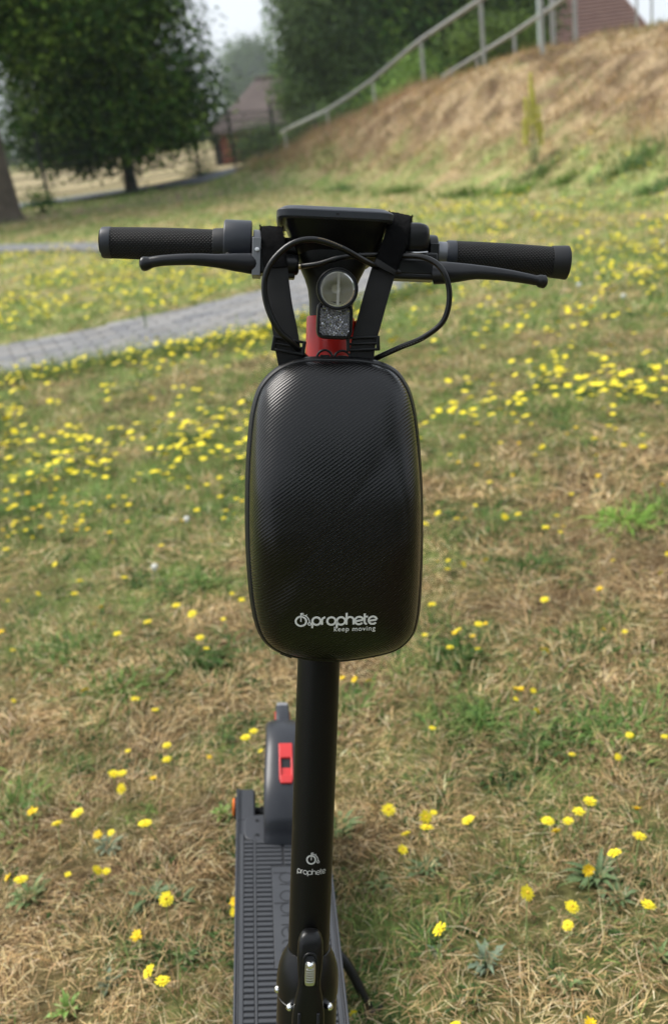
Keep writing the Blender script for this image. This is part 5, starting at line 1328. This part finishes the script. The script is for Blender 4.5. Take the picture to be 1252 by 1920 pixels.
# printed words on the shell
it = [([(x*.00465-.0238, y*.00465+.4140) for x, y in l], w*.0043) for l, w in emblem()]
st_, W_ = strokes('prophete', .16); s = .0578/W_
it += [([(x*s-.0137, y*s+.4106) for x, y in l], .00185) for l in st_]
rot = R(2.0)
def wrap_shell(u, v):
    u0, v0 = .0082, .4140; x = u0+(u-u0)*math.cos(rot)-(v-v0)*math.sin(rot); z = v0+(u-u0)*math.sin(rot)+(v-v0)*math.cos(rot)
    h = shell_tree.ray_cast(Vector((x, -.4, z))-OFF, Vector((0, 1, 0)))
    return (h[0]+h[1]*.00035) if h[0] else Vector((x, -.11, z))-OFF
def fixn(nv): return nv
build_print(it, wrap_shell, k_white, 'bag_logo', bag)
def text_print(s_, size, x, z, name, M, wrap, parent):
    cu = bpy.data.curves.new('t', 'FONT'); cu.body = s_; cu.size = size; cu.space_character = 1.12; cu.offset = size*.012
    o = bpy.data.objects.new('t', cu); COL.objects.link(o); dg = bpy.context.evaluated_depsgraph_get(); me = bpy.data.meshes.new_from_object(o.evaluated_get(dg))
    bpy.data.objects.remove(o); w = max(v.co.x for v in me.vertices)
    for v in me.vertices: v.co = wrap(v.co.x+x-w, v.co.y+z)
    me.materials.clear(); me.materials.append(M); me.name = name
    return link(name, me, parent)
text_print('keep moving', .0066, .0432, .4040, 'bag_slogan', k_white, wrap_shell, bag)

# straps: webbing with hook-and-loop ends round the bar
def velcro():
    M = mat('hook_and_loop', (.0035, .0035, .0038), .95, spec=.12, bump=(2600, 1, .0012)); return M
k_velcro = velcro()
def web_mat():
    M = bpy.data.materials.new('nylon_webbing'); M.use_nodes = True; n = M.node_tree; L = n.links.new; b = n.nodes['Principled BSDF']
    b.inputs['Base Color'].default_value = (.0018, .0018, .0021, 1); b.inputs['Roughness'].default_value = .62; b.inputs['Specular IOR Level'].default_value = .4
    tc = n.nodes.new('ShaderNodeTexCoord'); w = n.nodes.new('ShaderNodeTexWave'); w.bands_direction = 'Z'; w.inputs['Scale'].default_value = 330; w.inputs['Distortion'].default_value = .6
    L(tc.outputs['Object'], w.inputs['Vector']); bp = n.nodes.new('ShaderNodeBump'); bp.inputs['Strength'].default_value = .8; bp.inputs['Distance'].default_value = .0002
    L(w.outputs[0], bp.inputs['Height']); L(bp.outputs[0], b.inputs['Normal']); return M
k_web = web_mat()
def strap(path, hw, th, name, M, wdir=(1, 0, 0), jit=0, fray=0):
    p = smoothpath(path, 6); b = MB(); rings = []
    g = random.Random(len(path)); nw = 10
    for i, c in enumerate(p):
        t = (p[min(i+1, len(p)-1)]-p[max(i-1, 0)]).normalized(); w = Vector(wdir); w = (w-t*w.dot(t)).normalized(); nn = t.cross(w)
        h = hw[0]+(hw[1]-hw[0])*i/(len(p)-1); r_ = []
        for k in range(nw+1): u = -1+2*k/nw; r_.append(c+w*(h*u+g.gauss(0, jit))+nn*(th*.5*(1-.5*u**8)+g.gauss(0, jit)))
        for k in range(nw+1): u = 1-2*k/nw; r_.append(c+w*(h*u)-nn*th*.5*(1-.5*u**8))
        rings.append(r_)
    b.loft(rings)
    if fray:
        for _ in range(fray):
            i = g.randrange(1, len(p)-1); c = p[i]; t = (p[i+1]-p[i-1]).normalized(); w = Vector(wdir); w = (w-t*w.dot(t)).normalized(); nn = t.cross(w)
            h = hw[0]+(hw[1]-hw[0])*i/(len(p)-1); u = g.choice((-1, 1, g.uniform(-1, 1))); sg = 1 if g.random() < .75 else -1
            q = c+w*h*u+nn*(sg*th*.5)+t*g.uniform(-.0015, .0015); e = q+Vector((g.gauss(0, 1), g.gauss(0, 1), g.gauss(0, 1))).normalized()*g.uniform(.0006, .0018)+nn*sg*.0005+(w*u*.0007 if abs(u) == 1 else Vector())
            s_ = Vector((g.gauss(0, 1), g.gauss(0, 1), g.gauss(0, 1))).normalized()*.00012
            b.add([q-s_, q+s_, e], [[0, 1, 2]])
    return G(b, name, M, 45)
sl = strap([(-.0585, .013, .742), (-.0600, .018, .752), (-.0602, .010, .7655), (-.0600, -.004, .7690), (-.0592, -.020, .7640), (-.0578, -.034, .752), (-.0562, -.041, .738), (-.0548, -.045, .7275)], (.0103, .0104), .0030, 'velcro_strap', k_velcro, jit=.0003, fray=3600)
strap([(-.0560, -.041, .738), (-.0545, -.044, .726), (-.0522, -.046, .708), (-.0492, -.049, .690), (-.0450, -.051, .672), (-.0420, -.052, .656), (-.0385, -.050, .642)], (.0105, .0117), .0018, 'strap', k_web)
strap([(.0640, .020, .742), (.0655, .024, .760), (.0650, .018, .776), (.0630, .004, .7860), (.0600, -.014, .7825), (.0573, -.030, .7720), (.0535, -.040, .7570), (.0478, -.046, .7400), (.0440, -.049, .7310)], (.0104, .0108), .0036, 'velcro_strap', k_velcro, wdir=(1, 0, -.14), jit=.0003, fray=4500)
strap([(.0452, -.046, .734), (.0420, -.048, .7240), (.0372, -.050, .7060), (.0325, -.051, .6865), (.0285, -.052, .6700), (.0262, -.052, .6560), (.0260, -.050, .6420)], (.0112, .0112), .0018, 'strap', k_web)
strap([(.0455, -.0515, .7335), (.0441, -.0517, .7310), (.0432, -.0517, .7290)], (.0106, .0106), .0022, 'strap_keeper', k_web)
def buckle(cx, cz, y, rot_):
    b = MB(); Rm = Matrix.Rotation(rot_, 3, 'Y'); c = Vector((cx, y, cz))
    for (dx, dz, sx, sz) in ((-.0137, 0, .0034, .0135), (.0137, 0, .0034, .0135), (0, .0055, .026, .0024), (0, -.0055, .026, .0024), (0, 0, .026, .0020)):
        b.box(c+Rm @ Vector((dx, 0, dz)), (sx, .0042, sz), Rm)
    G(b, 'buckle', k_plastic, 35, .0008)
buckle(-.0412, .6575, -.0525, R(8)); buckle(.0265, .6620, -.0525, R(-4))
# stitch line ochre print on the front cable
b = MB(); pts = smoothpath([(.0028, -.0747, .7448), (-.006, -.0765, .7480), (-.014, -.0778, .7500), (-.019, -.0782, .7505)], 8)
for i in range(0, len(pts)-1, 2): b.tube([pts[i], pts[i+1]], .00035, 4)
S(b, 'cable_print', k_gold, parent=cB)
b = MB(); pts = smoothpath([(.0814, -.0560, .6680), (.0700, -.0535, .6632), (.0599, -.0503, .6590), (.048, -.0455, .6530)], 9)
for i in range(0, len(pts)-1, 2): b.tube([pts[i], pts[i+1]], .00035, 4)
S(b, 'cable_print', mat('grey_cable_print', (.2, .2, .2), .6), parent=cA)
print('objects', len(bpy.data.objects), 'tris', sum(len(o.data.loop_triangles) or sum(len(p.vertices)-2 for p in o.data.polygons) if len(o.data.polygons) < 5000 else len(o.data.polygons)*2 for o in bpy.data.objects if o.type == 'MESH'))
